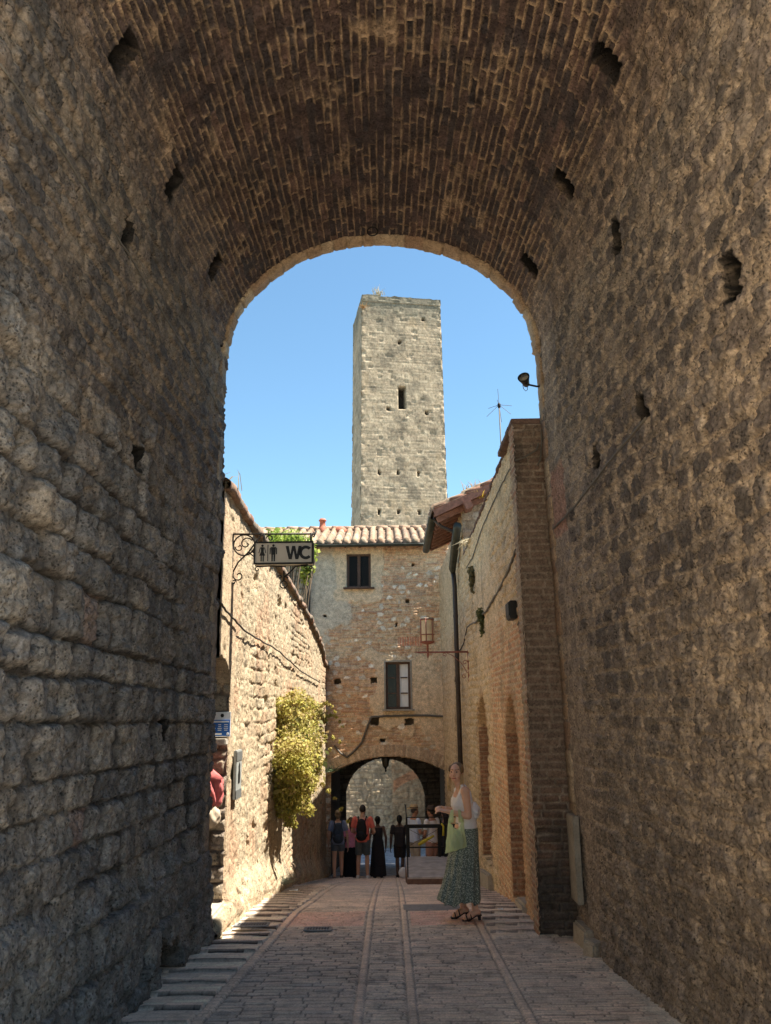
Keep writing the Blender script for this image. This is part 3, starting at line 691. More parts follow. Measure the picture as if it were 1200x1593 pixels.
def pict(fem, ox):
    mb = MB(); u = Hh
    def pol(pts): mb.prism([(ox + x * u, y * u) for x, y in pts], (cx, -.062, cz), (1, 0, 0), (0, 0, 1), (0, -.005, 0))
    pol([(.055 * math.cos(q), .33 + .055 * math.sin(q)) for q in np.linspace(0, 2 * math.pi, 13)[:-1]])
    if fem:
        pol([(-.07, .26), (.07, .26), (.06, .06), (.13, -.12), (-.13, -.12), (-.06, .06)])
        for s in (-1, 1): pol([(s * .075, .255), (s * .11, .24), (s * .17, .0), (s * .14, -.01)]); pol([(s * .02, -.12), (s * .07, -.12), (s * .07, -.38), (s * .02, -.38)])
    else:
        pol([(-.11, .26), (.11, .26), (.09, -.08), (-.09, -.08)])
        for s in (-1, 1): pol([(s * .115, .255), (s * .165, .2), (s * .165, -.06), (s * .12, -.06)]); pol([(s * .015, -.08), (s * .085, -.08), (s * .08, -.38), (s * .02, -.38)])
    return mb
q = pict(True, -W * .37); pict(False, -W * .17); mb = pict(True, -W * .365)
q2 = pict(False, -W * .175); mb.add(q2.v, q2.f); mb.box((cx - W * .27, -.064, cz), (.008, .004, Hh * .74)); mb.build('pictogram', M['black'], ws)
mb = MB(); r_ = .011
top = L3(362, 831).z
mb.tube([(.01, 0, top + .0), (.01, 0, top - .95)], r_, 8); mb.tube([(.01, 0, top), (.98, 0, top - .01)], r_, 8)
for X_ in (L3(411, 840).x, L3(484, 840).x): mb.tube([(X_, 0, top), (X_, 0, a.z)], .013, 8)
mb.tube([(.93, 0, top), (.97, 0, top - .05), (1.0, 0, top + .03)], .012, 6)
def spiral(c, r0, r1, t0, t1, n=26): return [(c[0] + (r0 + (r1 - r0) * k / n) * math.cos(t0 + (t1 - t0) * k / n), 0, c[1] + (r0 + (r1 - r0) * k / n) * math.sin(t0 + (t1 - t0) * k / n)) for k in range(n + 1)]
mb.tube(spiral((.145, top - .135), .125, .125, 0, 2 * math.pi), .009, 6); mb.tube(spiral((.17, top - .12), .08, .015, .5, 6.8), .008, 6); mb.tube(spiral((.09, top - .16), .05, .01, 3, 9), .007, 6)
mb.tube([(.02, 0, top - .46), (.08, 0, top - .34), (.2, 0, top - .22), (.33, 0, top - .03), (.37, 0, top - .005)], .010, 6)
mb.tube(spiral((.09, top - .5), .07, .015, 2.6, 9.0), .008, 6); mb.tube(spiral((.035, top - .58), .03, .008, 0, 7), .007, 6); mb.tube(spiral((.27, top - .22), .035, .01, -2, 5), .007, 6)
mb.tube(spiral((.45, top - .06), .045, .012, 3.1, -3), .007, 6); mb.tube([(.2, 0, top - .22), (.29, 0, top - .3)], [.012, .002], 6)
zb_ = b.z
mb.tube([(cx - W * .48, 0, zb_ - .02), (cx - W * .2, 0, zb_ - .012), (cx + .02, 0, zb_ - .02)], .008, 6); mb.tube(spiral((cx - W * .46, zb_ - .05), .03, .008, 1.5, 7.5), .007, 6)
mb.tube([(cx + W * .42, 0, zb_ - .005), (cx + W * .2, 0, zb_ - .02), (cx + .06, 0, zb_ - .1), (cx + .0, 0, zb_ - .15)], .010, 6)
mb.tube([(cx, 0, zb_ - .07), (cx, 0, zb_ - .20)], .011, 6)
for s in (-1, 1): mb.tube(spiral((cx + s * .045, zb_ - .145), .025, .006, 1.57 - s * 1.57, 1.57 + s * 5), .006, 6); mb.tube(spiral((cx + W * .42 + s * .03, zb_ - .04), .022, .006, 1.57 - s * 1.57, 1.57 + s * 5), .006, 6)
mb.tube([(cx + .042 * math.cos(t), 0, zb_ - .235 + .042 * math.sin(t)) for t in np.linspace(0, 2 * math.pi, 21)[:-1]], .007, 6, True)
mb.build('bracket', M['iron'], ws, True)
# ================================================================== RIGHT SIDE: brick pier and wall with two blind arches, then the house
RX = 1.53
def rtop(Y): return np.interp(Y, [8.7, 9.1, 12.6, 16], [4.9, 4.88, 4.76, 4.62])
gw = empty('garden_wall', (RX, 8.8, -.5), 0, 'shaded stone and brick wall on the right with two blind arches and a dark brick pier', 'wall')
def gp(o): o.parent = gw; o.matrix_parent_inverse = Matrix.Translation(-Vector(gw.location)); return o
def right_surface(Y, Z):
    rough = fbm(Y * 9, Z * 9, 3, 5, .6) - .5; big = fbm(Y * .8, Z * .8, 49, 4)
    d, a1, a2, a3 = coursed(Y, Z, 25, (.09, .17), (.16, .36), .006, .03, .035, 1.8)
    db, b1, b2, b3 = coursed(Y, Z, 26, (.068, .075), (.24, .29), .007, .008, .008, 2)
    pl = sst(.45, .65, fbm(Y * .6, Z * .8, 187, 4))
    h = dome(d, .04) * .03 * (1 - .7 * pl) + (a1 - .5) * .025 * (1 - .6 * pl) + rough * .05
    c = pal(a2, [(.40, .30, .19), (.47, .36, .235), (.35, .26, .165), (.43, .315, .2)])
    c = mix(c, (.36, .27, .175), (1 - sst(0, .012, d)) * .5); c = mix(c, (.45, .34, .22), pl * .7)
    # brickwork: quoin by the pier and round the arches
    bz = sst(2.9, 2.3, Z + (big - .5)) * sst(12.6, 12.0, Y) + sst(9.55, 9.4, Y + .12 * ((np.floor(Z / .21) % 2))); bz = np.clip(bz, 0, 1)
    hb = sst(0, .01, db) * .014 + (b3 - .5) * .008 + rough * .02
    cb = mix((.42, .33, .23), pal(b2, [(.38, .20, .115), (.44, .25, .14), (.33, .18, .11), (.42, .28, .17)]), sst(0, .006, db))
    h = h * (1 - bz) + hb * bz; c = mix(c, cb, bz)
    c = mix(c, (.50, .31, .17), sst(.5, .75, fbm(Y * 1.1, Z * .8, 131, 3)) * .4 * sst(3.2, 2.2, Z) * sst(13.5, 11.5, Y))
    c = mix(c, (.2, .16, .11), sst(.58, .8, fbm(Y * 4, Z * 1.6, 21, 4)) * .45)
    return h, c * np.array((1.47, 1.52, 1.52))
Yv = np.concatenate([np.arange(9.04, 14.8, .018), np.arange(14.8, 16.01, .03)]); tv = np.linspace(0, 1, 330)
Y, T = np.meshgrid(Yv, tv, indexing='ij'); zb = gz(Y) - .25; Z = zb + T * (rtop(Y) - zb)
h, c = right_surface(Y, Z)
for Y0, Y1, zt, z0, dep, sp in ((9.98, 11.0, 1.84, -.62, .34, .75), (13.0, 14.35, 1.87, -.66, .36, .75)):
    ym = (Y0 + Y1) / 2; q = (Y - ym) / ((Y1 - Y0) / 2); zarch = zt - sp + sp * np.sqrt(np.clip(1 - q * q, 0, 1))
    m = (np.abs(q) < 1) & (Z < zarch) & (Z > z0)
    db, b1, b2, b3 = coursed(Y, Z, 28, (.068, .075), (.24, .29), .007, .008, .006, 2)
    cb = 1.3 * mix((.36, .28, .19), pal(b2, [(.30, .17, .10), (.36, .21, .125), (.27, .155, .1)]), sst(0, .006, db))
    ringz = (np.abs(q) < 1.22) & (Z < zt - sp + (sp + .14) * np.sqrt(np.clip(1 - (q / 1.22) ** 2, 0, 1))) & (Z > z0)
    c = mix(c, (.44, .26, .145), np.where(ringz & ~m, .45, 0))
    h = np.where(m, -dep + sst(0, .01, db) * .012, h); c = np.where(m[..., None], cb, c)
gp(grid_obj('masonry', np.stack([RX - h, Y, Z], -1), c, M['lime']))
# far reveals of the two arches, seen face on
for Y1, zt, dep, seed in ((11.0, 1.40, .34, 5), (14.35, 1.45, .36, 6)):
    X, Z = np.meshgrid(np.arange(RX - .01, RX + dep, .012), np.arange(-1.4, zt, .012), indexing='ij')
    db, b1, b2, b3 = coursed(X, Z, 28 + seed, (.068, .075), (.24, .29), .007, .008, .004, 2)
    cb = 1.25 * mix((.34, .26, .18), pal(b2, [(.27, .15, .09), (.33, .19, .115), (.24, .14, .09)]), sst(0, .006, db))
    gp(grid_obj('reveal', np.stack([X, Y1 - .03 - sst(0, .01, db) * .012 - (fbm(X * 12, Z * 12, 4, 3) - .5) * .02, Z], -1), cb, M['brick']))
mb = MB(); mb.box((1.60, 13.72, -1.06), (.34, 1.5, .46), (-.12, 0, 0)); mb.build('doorstep', M['slab'], gw, bevel=.02).matrix_parent_inverse = Matrix.Translation(-Vector(gw.location))
mb = MB(); mb.box((1.60, 10.35, -.68), (.22, .62, .30), (-.08, 0, 0)); o = gp(mb.build('doorstep', M['slab'], None, bevel=.03))
# the pier: dark worn brick facing the gateway
Xv = np.arange(1.452, 1.94, .008); Zv = np.arange(-.75, 4.86, .011); X, Z = np.meshgrid(Xv, Zv, indexing='ij')
db, b1, b2, b3 = coursed(X, Z, 45, (.074, .086), (.22, .27), .008, .012, .012, 3)
er = sst(.5, .72, fbm(X * 3, Z * 1.5, 51, 4)); plb = sst(.40, .56, fbm(X * 1.6 + 4, Z * .6, 53, 4))
h = sst(0, .012, db) * .03 - (b1 > .68) * .07 * sst(0, .012, db) * sst(1.66, 1.60, X) + (fbm(X * 20, Z * 20, 5, 4) - .5) * .03
h = h * (1 - plb * .85) + plb * .014
c = mix((.27, .21, .16), pal(b2, [(.15, .09, .065), (.19, .115, .08), (.11, .075, .056), (.21, .13, .09)]), sst(0, .008, db))
c = mix(c, (.19, .145, .11), plb * .5); c = mix(c, (.065, .055, .047), sst(.5, .8, fbm(X * 4, Z * 2, 59, 4)) * .6)
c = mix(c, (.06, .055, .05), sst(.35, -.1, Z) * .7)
gp(grid_obj('pier', np.stack([X, 8.742 - h + .03, Z], -1), c, M['brick']))
Yq = np.arange(8.72, 9.06, .012); Y, Z = np.meshgrid(Yq, Zv, indexing='ij')
db, b1, b2, b3 = coursed(Y, Z, 46, (.066, .076), (.22, .27), .008, .01, .006, 3)
jag = (fbm(Y * 0 + 3, Z * 9, 71, 3) - .5) * .025
cq = mix((.40, .32, .24), pal(b2, [(.28, .15, .1), (.36, .2, .125), (.25, .16, .115), (.36, .26, .18)]), sst(0, .007, db))
cq = mix(cq, (.38, .31, .22), sst(.45, .65, fbm(Y * 3, Z * 1.2, 81, 3)) * .7)
gp(grid_obj('pier', np.stack([1.462 - sst(0, .012, db) * .012 + jag, Y, Z], -1), cq, M['brick']))
mb = MB()
for k in range(5): mb.box((1.72, 8.78 + .24 * k + .1, 4.90 - .005 * k), (.56 + .01 * (k % 2), .235, .07), (0, 0, .01 * (k % 3 - 1)))
for k in range(25): mb.box((1.74, 10.0 + .245 * k, float(rtop(10 + .245 * k)) + .025), (.46 + .015 * (k % 3), .24, .055), (0, .01, .012 * (k % 3 - 1)))
gp(mb.build('coping', stone_mat('dark_coping', 9, 40, .3, .4, .4, .01, color=(.15, .095, .075)), None, bevel=.008))
mb = MB(); mb.add([(1.98, 8.8, -1.), (1.98, 16, -1.6), (1.98, 16, 4.6), (1.98, 8.8, 4.85)], [(0, 1, 2, 3)]); mb.add([(RX, 8.85, 4.86), (1.98, 8.85, 4.86), (1.98, 16, 4.59), (RX, 16, 4.59)], [(0, 1, 2, 3)]); gp(mb.build('back_face', M['plaster'], None))
# things on the wall
p = atX(799, 950, RX - .05); e = empty('junction_box', (RX - .02, p.y, p.z), 0, 'black electrical box on the right wall next to the brick pier', 'electrical box')
MB().box((-.05, 0, 0), (.09, .30, .21)).build('casing', M['iron'], e, bevel=.01); MB().box((-.1, 0, .01), (.012, .26, .16)).build('cover', M['iron'], e, bevel=.004)
XC = RX - .03
wall_line('wall_cable', [(838, 690), (835, 700), (815, 712), (802, 716)], 0, .009, M['cable'], 'grey cable looping round the top of the brick pier', 0, 8.69)
wall_line('wall_cable', [(842, 668), (843, 690), (841, 715), (836, 724)], 0, .009, M['cable'], 'short grey cable hanging beside the brick pier top', 0, 8.66)
wall_line('wall_cable', [(801, 716), (780, 755), (765, 788), (750, 822), (735, 868), (725, 885)], XC, .009, M['cable'], 'upper grey cable slanting down the right wall from the pier', .02)
wall_line('wall_cable', [(803, 855), (790, 890), (775, 920), (757, 950), (740, 968), (727, 975)], XC, .016, M['cable'], 'thick bundled cable slanting across the middle of the right wall', .02)
wall_line('wall_cable', [(806, 850), (808, 900), (811, 960), (806, 972)], XC - .02, .012, M['cable'], 'vertical cable beside the black electrical box', .01)
wall_line('wall_cable', [(727, 975), (722, 1000), (714, 1015), (708, 1060)], XC, .012, M['dcable'], 'dark cable dropping towards the downpipe', .02)
# ------------------------------------------------------------------ the house beyond it
HY0, EX, EZ = 16.0, .95, 5.46
hs = empty('eaved_house', (RX, 18, -1.8), 0, 'stone house on the right with overhanging red timbered eaves and downpipe', 'house')
def hp(o): o.parent = hs; o.matrix_parent_inverse = Matrix.Translation(-Vector(hs.location)); return o
Yv = np.arange(16.0, 24.0, .035); Y, T = np.meshgrid(Yv, np.linspace(0, 1, 240), indexing='ij'); zb = gz(Y) - .25; Z = zb + T * (5.62 - zb)
h, c = right_surface(Y, Z); m = (np.abs(Y - 19.1) < .42) & (Z > .3) & (Z < 3.25); h = np.where(m, -.2, h)
hp(grid_obj('wall', np.stack([RX + .02 - h, Y, Z], -1), mix(c, (.40, .30, .2), .35), M['lime']))
X, Z = np.meshgrid(np.arange(RX, 6, .04), np.arange(-2, 7.6, .04), indexing='ij'); d, a1, a2, a3 = coursed(X, Z, 35, (.12, .25), (.2, .45), .008, .04, .04)
top = EZ + .05 + .46 * (X - EX); mk = (Z < top)[:-1, :-1]
hp(grid_obj('gable_wall', np.stack([X, HY0 - dome(d, .05) * .03, Z], -1), mix(pal(a2, [(.4, .33, .24), (.36, .28, .2), (.45, .4, .33)]), (.3, .23, .16), 1 - sst(0, .015, d)), M['lime'], mask=mk))
def tiled_roof(name, P0, ex, es, n, W, L, pit=.2, lap=.34, seed=1, parent=None, du=.018):
    """Roman tiles: P0 eave corner, ex along the eave, es up the slope, n normal"""
    P0, ex, es, n = map(np.array, (P0, ex, es, n)); u = np.arange(0, W, du); v = np.concatenate([[-.02, 0], np.arange(.02, L, .045)])
    U, V = np.meshgrid(u, v, indexing='ij'); Uw = U + (fbm(U * .8, V * .6, seed, 3) - .5) * .05
    k = np.floor(Uw / pit); f = Uw / pit - k; cov = np.sqrt(np.clip(1 - ((f - .5) / .34) ** 2, 0, 1)); pan = -.5 * np.sqrt(np.clip(1 - ((np.minimum(f, 1 - f)) / .17) ** 2, 0, 1))
    off = hsh(k, k * 0, seed) * lap; row = np.floor((V + off) / lap); g_ = (V + off) / lap - row; rn = hsh(k, row, seed + 2)
    H = cov * .085 + pan * .05 + (1 - g_) * .028 + (rn - .5) * .028 + (fbm(U * 12, V * 12, seed, 3) - .5) * .012
    H[:, 0] = -.03
    c = pal(hsh(k, row, seed + 3), [(.36, .22, .14), (.46, .31, .2), (.40, .27, .17), (.30, .2, .14), (.48, .36, .25)])
    c = c * .72; c = mix(c, (.26, .22, .15), sst(.5, .7, fbm(U * 2.5, V * 2.5, seed + 9, 4)) * .6); c = mix(c, (.1, .075, .06), sst(.12, 0, cov) * .5 + (V < 0) * .6)  # eave row darkened for the shade in the hollow tile ends
    P = P0 + U[..., None] * ex + V[..., None] * es + H[..., None] * n
    o = grid_obj(name, P, c, M['tile'])
    if parent: o.parent = parent; o.matrix_parent_inverse = Matrix.Translation(-Vector(parent.location))
    return o
sl = math.atan(.46)
tiled_roof('roof', (EX - .05, 19.15, EZ + .12), (0, -1, 0), (math.cos(sl), 0, math.sin(sl)), (-math.sin(sl), 0, math.cos(sl)), 3.4, 4.2, .2, .34, 4, hs)
mb = MB(); rot = (0, -sl, 0)
mb.box((EX + 1.9 * math.cos(sl), 17.47, EZ + .03 + 1.9 * math.sin(sl)), (3.8, 3.35, .035), rot)
hp(mb.build('soffit', M['rafter'], None))
for k in range(9):
    y = 15.95 + .38 * k
    mb = MB(); mb.box((EX + .06 + .9 * math.cos(sl), y, EZ - .05 + .9 * math.sin(sl)), (1.8, .085, .11), rot); hp(mb.build('rafter', M['rafter'], None))
for q in (.75, 1.7):
    mb = MB(); mb.box((EX + q * math.cos(sl), 15.92, EZ - .12 + q * math.sin(sl)), (.16, .55, .16), rot); hp(mb.build('purlin', M['rafter'], None, bevel=.01))
mb = MB(); mb.box((EX + 1.5 * math.cos(sl), 15.77, EZ + .05 + 1.5 * math.sin(sl)), (3.0, .06, .14), rot); hp(mb.build('verge_board', M['rafter'], None))
mb = MB()
for k in range(9): mb.tube([(EX + .36 * k * math.cos(sl), 15.82, EZ + .17 + .36 * k * math.sin(sl)), (EX + (.36 * k + .4) * math.cos(sl), 15.82, EZ + .15 + (.36 * k + .4) * math.sin(sl))], [.055, .045], 12)
hp(mb.build('verge_tiles', stone_mat('verge_tile', 5, 30, .3, .4, .4, .01, color=(.24, .13, .09)), None, True))
def half_pipe(pts, r, mat, name):
    mb = MB(); rings = []
    for p in pts:
        p = Vector(p); o = [p + Vector((r * math.cos(a), 0, r * math.sin(a))) for a in np.linspace(math.pi, 2 * math.pi, 13)]
        i = [p + Vector(((r - .008) * math.cos(a), 0, (r - .008) * math.sin(a))) for a in np.linspace(2 * math.pi, math.pi, 13)]; rings.append(o + i)
    mb.loft(rings); return mb.build(name, mat, None, True)
hp(half_pipe([(EX - .02, 15.95, EZ + .05), (EX - .02, 17.5, EZ + .02), (EX - .02, 19.2, EZ - .03)], .085, M['gutter'], 'gutter'))
hp(MB().tube([(EX + .0, 16.05, EZ + .0), (EX + .15, 16.03, EZ - .16), (EX + .42, 16.02, EZ - .3), (EX + .48, 16.1, EZ - .42)], .035, 10).build('swan_neck', M['pipe'], None, True))
g1, g2, g3 = atX(712, 818, 1.40), atX(704, 884, 1.40), atX(709, 965, 1.42)
hp(MB().tube([g1, g1.lerp(g2, .5) + Vector((0, 0, .02)), g2, g2 + Vector((.02, .03, -.12))], [.085, .085, .08, .045], 16).build('hopper_pipe', M['gutter'], None, True))
bt = atX(716, 1190, 1.42); x0, y0 = 1.42, bt.y
mb = MB(); mb.tube([(1.42, g2.y + .03, g2.z - .1), (1.43, y0, g2.z - .4), (1.43, y0, 2.5), (1.43, y0, float(gz(y0)) + .05)], .05, 12); hp(mb.build('downpipe', M['pipe'], None, True))
for z_ in (3.6, 2.2, .6): hp(MB().lathe((1.43, y0, z_), [(.056, -.03), (.056, .03)], 12).build('pipe_collar', M['pipe'], None))
# ------------------------------------------------------------------ red iron lantern on a bracket
LY = 15.55; pz = atY(728, 1014, LY)
ln = empty('street_lantern', (RX - .03, LY, pz.z), 0, 'cream glass street lantern on a red iron bracket from the right wall', 'lantern')
lx = atY(665, 985, LY).x - RX + .03
zt, zbm = atY(665, 962, LY).z - pz.z, atY(665, 1000, LY).z - pz.z; rl = .13
MB().lathe((lx, 0, 0), [(rl - .008, zbm + .03), (rl - .008, zt - .03)], 24, False).build('glass', M['lampglass'], ln, True)
mb = MB()
for k in range(6): a_ = k * math.pi / 3 + .3; mb.tube([(lx + rl * math.cos(a_), rl * math.sin(a_), zbm), (lx + rl * math.cos(a_), rl * math.sin(a_), zt)], .009, 6)
for z_ in (zbm + .02, zbm + .15, zt - .03): mb.tube([(lx + rl * math.cos(a_), rl * math.sin(a_), z_) for a_ in np.linspace(0, 2 * math.pi, 25)[:-1]], .010, 6, True)
mb.lathe((lx, 0, zbm), [(.02, -.22), (.02, -.03), (.07, -.02), (rl, 0), (rl, .02)], 20); mb.lathe((lx, 0, 0), [(.015, -.1), (.022, -.02), (.022, .02), (.01, zbm - .2)], 10)
mb.build('frame', M['rust'], ln, True)
MB().lathe((lx, 0, zt - .02), [(rl + .008, 0), (rl + .004, .025), (.02, .03)], 24).build('cap', M['marble'], ln, True)
MB().ell((lx, 0, zbm + .2), (.035, .035, .055)).build('bulb', M['white'], ln, True)
mb = MB(); mb.tube([(.03, 0, 0), (lx - .16, 0, 0)], .017, 8); mb.tube([(lx - .16, 0, 0), (lx - .26, 0, .01)], [.017, .003], 8); mb.tube([(lx, 0, 0), (lx, 0, -.14)], [.018, .003], 8)
mb.tube([(.0, 0, .03), (.0, 0, -.55)], .012, 6); mb.tube([(-.02, 0, -.4), (-.12, 0, -.22), (-.3, 0, -.06), (-.4, 0, -.02)], .007, 6)
mb.tube(spiral((-.06, -.2), .05, .012, 0, 7), .006, 6); mb.tube(spiral((-.08, -.46), .05, .012, 1, 8), .006, 6); mb.tube(spiral((-.45, -.05), .04, .012, -1, 6), .006, 6)
mb.build('bracket', M['rust'], ln, True)
# antenna above the wall
p0, p1, pt = atY(780, 698, 13.2), atY(778, 628, 13.2), atY(777, 605, 13.2)
an = empty('antenna', (p0.x, 13.2, p0.z - 1.5), 0, 'thin whip aerial with drooping radials above the right wall', 'aerial')
zz = p1.z - p0.z + 1.5
MB().tube([(0, 0, 0), (0, 0, zz)], .011, 6).build('mast', M['cable'], an, True)
MB().lathe((0, 0, zz - .08), [(.02, 0), (.028, .03), (.028, .07), (.018, .09)], 10).build('hub', M['iron'], an, True)
MB().tube([(0, 0, zz), (-.01, 0, zz + pt.z - p1.z)], .004, 5).build('whip', M['cable'], an)
for k in range(6):
    a_ = k * math.pi / 3 + .25; MB().tube([(0, 0, zz - .02), (.24 * math.cos(a_), .24 * math.sin(a_), zz - .02 - .24 * (k % 2))], .004, 5).build('radial', M['cable'], an)
# ================================================================== END HOUSE OVER THE STREET
HF = 24.0
bh = empty('brick_house', (0, HF, -2.9), 0, 'old patched brick and stone house closing the street above an archway', 'house')
def bp_(o): o.parent = bh; o.matrix_parent_inverse = Matrix.Translation(-Vector(bh.location)); return o
# arch of the passage: circle through the springings and the crown
S1, S2, AP = Vector((-1.71, 0, -.07)), Vector((1.64, 0, -.09)), Vector((-.04, 0, .37))
ww = (S2.x - S1.x) / 2; sag = AP.z - (S1.z + S2.z) / 2; AR = (ww * ww + sag * sag) / (2 * sag); AC = Vector(((S1.x + S2.x) / 2, 0, AP.z - AR))
X, Z = np.meshgrid(np.arange(-5.2, 2.3, .022), np.arange(-3.3, 6.72, .022), indexing='ij')
rough = fbm(X * 9, Z * 9, 3, 4) - .5; big = fbm(X * .8, Z * .8, 47, 4)
d, a1, a2, a3 = coursed(X, Z, 55, (.055, .095), (.14, .34), .006, .012, .035, 1.7)
ds, s1_, s2_, s3_ = voro(X, Z, 58, .22, .14, .95, .04)
h = sst(0, .014, d) * .018 + (a1 - .5) * .028 + rough * .035
red = sst(.42, .62, fbm(X * .9, Z * 1.2, 61, 4))
cbk = pal(a2, [(.34, .21, .125), (.40, .27, .165), (.28, .16, .095), (.36, .265, .17), (.42, .32, .215), (.30, .19, .12)])
cbk = mix(cbk, (.34, .17, .095), red * .4 * (a1 > .35)); cbk = mix(cbk, (.40, .31, .21), (1 - sst(0, .01, d)) * .75)
stn = ((s1_ > .86) & (ds > .022)); h = np.where(stn, .02 + rough * .03, h); cbk = np.where(stn[..., None], pal(s2_, [(.45, .39, .31), (.36, .31, .25), (.55, .50, .42)]), cbk)
cbk = mix(cbk, (.19, .14, .1), sst(.55, .8, fbm(X * 3, Z * 3, 71, 4)) * .45)
# plaster: grey upper left, beige round both windows and at the right edge
n_ = (fbm(X * 2.2, Z * 2.2, 81, 4) - .5)
pg = sst(.0, .12, np.minimum(-1.15 + .5 * n_ - X, Z - 3.6 - (X + 2) * .5 + n_) + n_ * .35)
w1 = sst(.06, 0, np.maximum(np.abs(X + .88) - .72, np.abs(Z - 5.85) - 1.0) + n_ * .5); w2 = sst(.06, 0, np.maximum(np.abs(X - .45) - .98, np.abs(Z - 2.25) - 1.05) + n_ * .9)
rt = sst(.05, 0, np.maximum(np.abs(X - 1.5) - .32, np.abs(Z - 1.6) - 2.0) + n_ * .8) * .6
cbk = mix(cbk, (.34, .30, .235), pg * .88); cbk = mix(cbk, (.43, .335, .225), np.maximum(np.maximum(w1, w2), rt) * .85)
pm = np.clip(np.maximum(np.maximum(pg, w1), np.maximum(w2, rt)), 0, 1); h = h * (1 - pm * .8) + pm * .028
lf = X < -2.42; dl, l1, l2, l3 = coursed(X, Z, 59, (.12, .22), (.2, .42), .008, .03, .04)
cbk = np.where(lf[..., None], mix(pal(l2, [(.2, .17, .13), (.25, .21, .16), (.17, .145, .115)]), (.12, .1, .08), 1 - sst(0, .015, dl)), cbk); h = np.where(lf, dome(dl, .04) * .03 - .3, h)
# voussoirs
rr = np.hypot(X - AC.x, Z - AC.z); th = np.arctan2(X - AC.x, Z - AC.z); inr = (rr > AR) & (rr < AR + .33 + n_ * .06) & (Z > -.35)
jt = (th * AR / .075); fj = jt - np.floor(jt); jd = sst(0, .16, np.minimum(fj, 1 - fj)); vr = hsh(np.floor(jt), np.floor(jt) * 0, 6)
cv = mix((.28, .22, .16), pal(vr, [(.31, .225, .15), (.36, .265, .18), (.26, .18, .12), (.38, .29, .2)]), jd)
cbk = np.where(inr[..., None], cv, cbk); h = np.where(inr, .03 + jd * .014, h)
sold = (np.abs(X - .62) < .36) & (np.abs(Z - 3.62) < .14); fj2 = (X / .075) % 1; cbk = np.where(sold[..., None], mix((.38, .28, .19), (.38, .165, .10), sst(.1, .2, np.minimum(fj2, 1 - fj2)))[...], cbk)
hole = np.zeros(X.shape, bool)
for px, py, w_, h_ in ((582, 1058, .17, .17), (525, 1060, .17, .15), (583, 1122, .26, .2), (637, 1123, .26, .18), (596, 1152, .16, .1), (506, 958, .08, .08), (643, 879, .08, .08), (634, 935, .11, .11), (617, 972, .06, .1)):
    q = atY(px, py, HF); hole |= (np.abs(X - q.x + rough * .06) < w_ / 2) & (np.abs(Z - q.z + rough * .06) < h_ / 2)
h = np.where(hole, -.25, h); cbk = np.where(hole[..., None], np.array((.08, .065, .05)), cbk)
for (x0, z0, x1, z1) in ((-1.24, 5.24, -.53, 6.27), (-.11, 1.68, .60, 3.02)):
    m = (X > x0 - .01) & (X < x1 + .01) & (Z > z0 - .01) & (Z < z1 + .01); h = np.where(m, -.16, h)
cbk = cbk * np.array((1.76, 1.74, 1.68)); cbk = mix(cbk, (.2, .16, .12), sst(6.35, 6.6, Z + n_ * .2) * .6)  # darker under the eaves: shade put into the wall colour
inside = ((X > S1.x) & (X < S2.x) & (((Z < -.05)) | (rr < AR)))
mk = ~(inside[:-1, :-1] & inside[1:, 1:] & inside[1:, :-1] & inside[:-1, 1:])
bp_(grid_obj('wall', np.stack([X, HF - h, Z], -1), cbk, M['brick'], mask=mk))
# passage under the house
def arch_pts(x0, x1, zs, zc, zbot, n=24):
    w_ = (x1 - x0) / 2; sg = zc - zs; r_ = (w_ * w_ + sg * sg) / (2 * sg); cxx = (x0 + x1) / 2; cz_ = zc - r_; a0 = math.asin(min(1, w_ / r_)); a0 = a0 if sg < w_ else math.pi - a0
    return [(x0, zbot)] + [(cxx + r_ * math.sin(q), cz_ + r_ * math.cos(q)) for q in np.linspace(-a0, a0, n)] + [(x1, zbot)]
front = arch_pts(S1.x - .03, S2.x + .03, -.08, AP.z + .02, -3.6); 
mb = MB(); n = len(front)
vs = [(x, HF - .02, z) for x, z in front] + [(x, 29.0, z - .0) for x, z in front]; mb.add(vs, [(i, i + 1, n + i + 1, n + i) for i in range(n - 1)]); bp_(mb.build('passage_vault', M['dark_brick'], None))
PL, PRt, PAp = atY(537, 1245, 29), atY(662, 1245, 29), atY(601, 1179, 29)
X, Z = np.meshgrid(np.arange(-2.6, 2.4, .03), np.arange(-3.9, 1.2, .03), indexing='ij')
cx_ = (PL.x + PRt.x) / 2; w_ = (PRt.x - PL.x) / 2; rise = PAp.z - PL.z
ins = (np.abs(X - cx_) < w_) & (Z < PL.z + rise * np.sqrt(np.clip(1 - ((X - cx_) / w_) ** 2, 0, 1)))
d, a1, a2, a3 = coursed(X, Z, 75, (.12, .22), (.2, .4), .008, .03, .03)
ce = mix(pal(a2, [(.24, .19, .14), (.3, .24, .18), (.2, .16, .12)]), (.13, .1, .08), 1 - sst(0, .015, d))
mk = ~(ins[:-1, :-1] & ins[1:, 1:])
for yy in (28.9, 29.3): bp_(grid_obj('passage_end', np.stack([X, yy - dome(d, .04) * .03 * (1 if yy < 29 else -1), Z], -1), ce, M['brick'], mask=mk))
ia = [(cx_ - w_, -3.8)] + [(cx_ + w_ * math.sin(q), PL.z + rise * math.cos(q)) for q in np.linspace(-math.pi / 2, math.pi / 2, 24)] + [(cx_ + w_, -3.8)]; n = len(ia)
bp_(MB().add([(x, y, z) for y in (28.88, 29.32) for x, z in ia], [(i, i + 1, n + i + 1, n + i) for i in range(n - 1)]).build('passage_arch', M['brick'] if False else stone_mat('arch_reveal', 6, 30, .3, .4, .4, .02, color=(.3, .235, .17)), None))
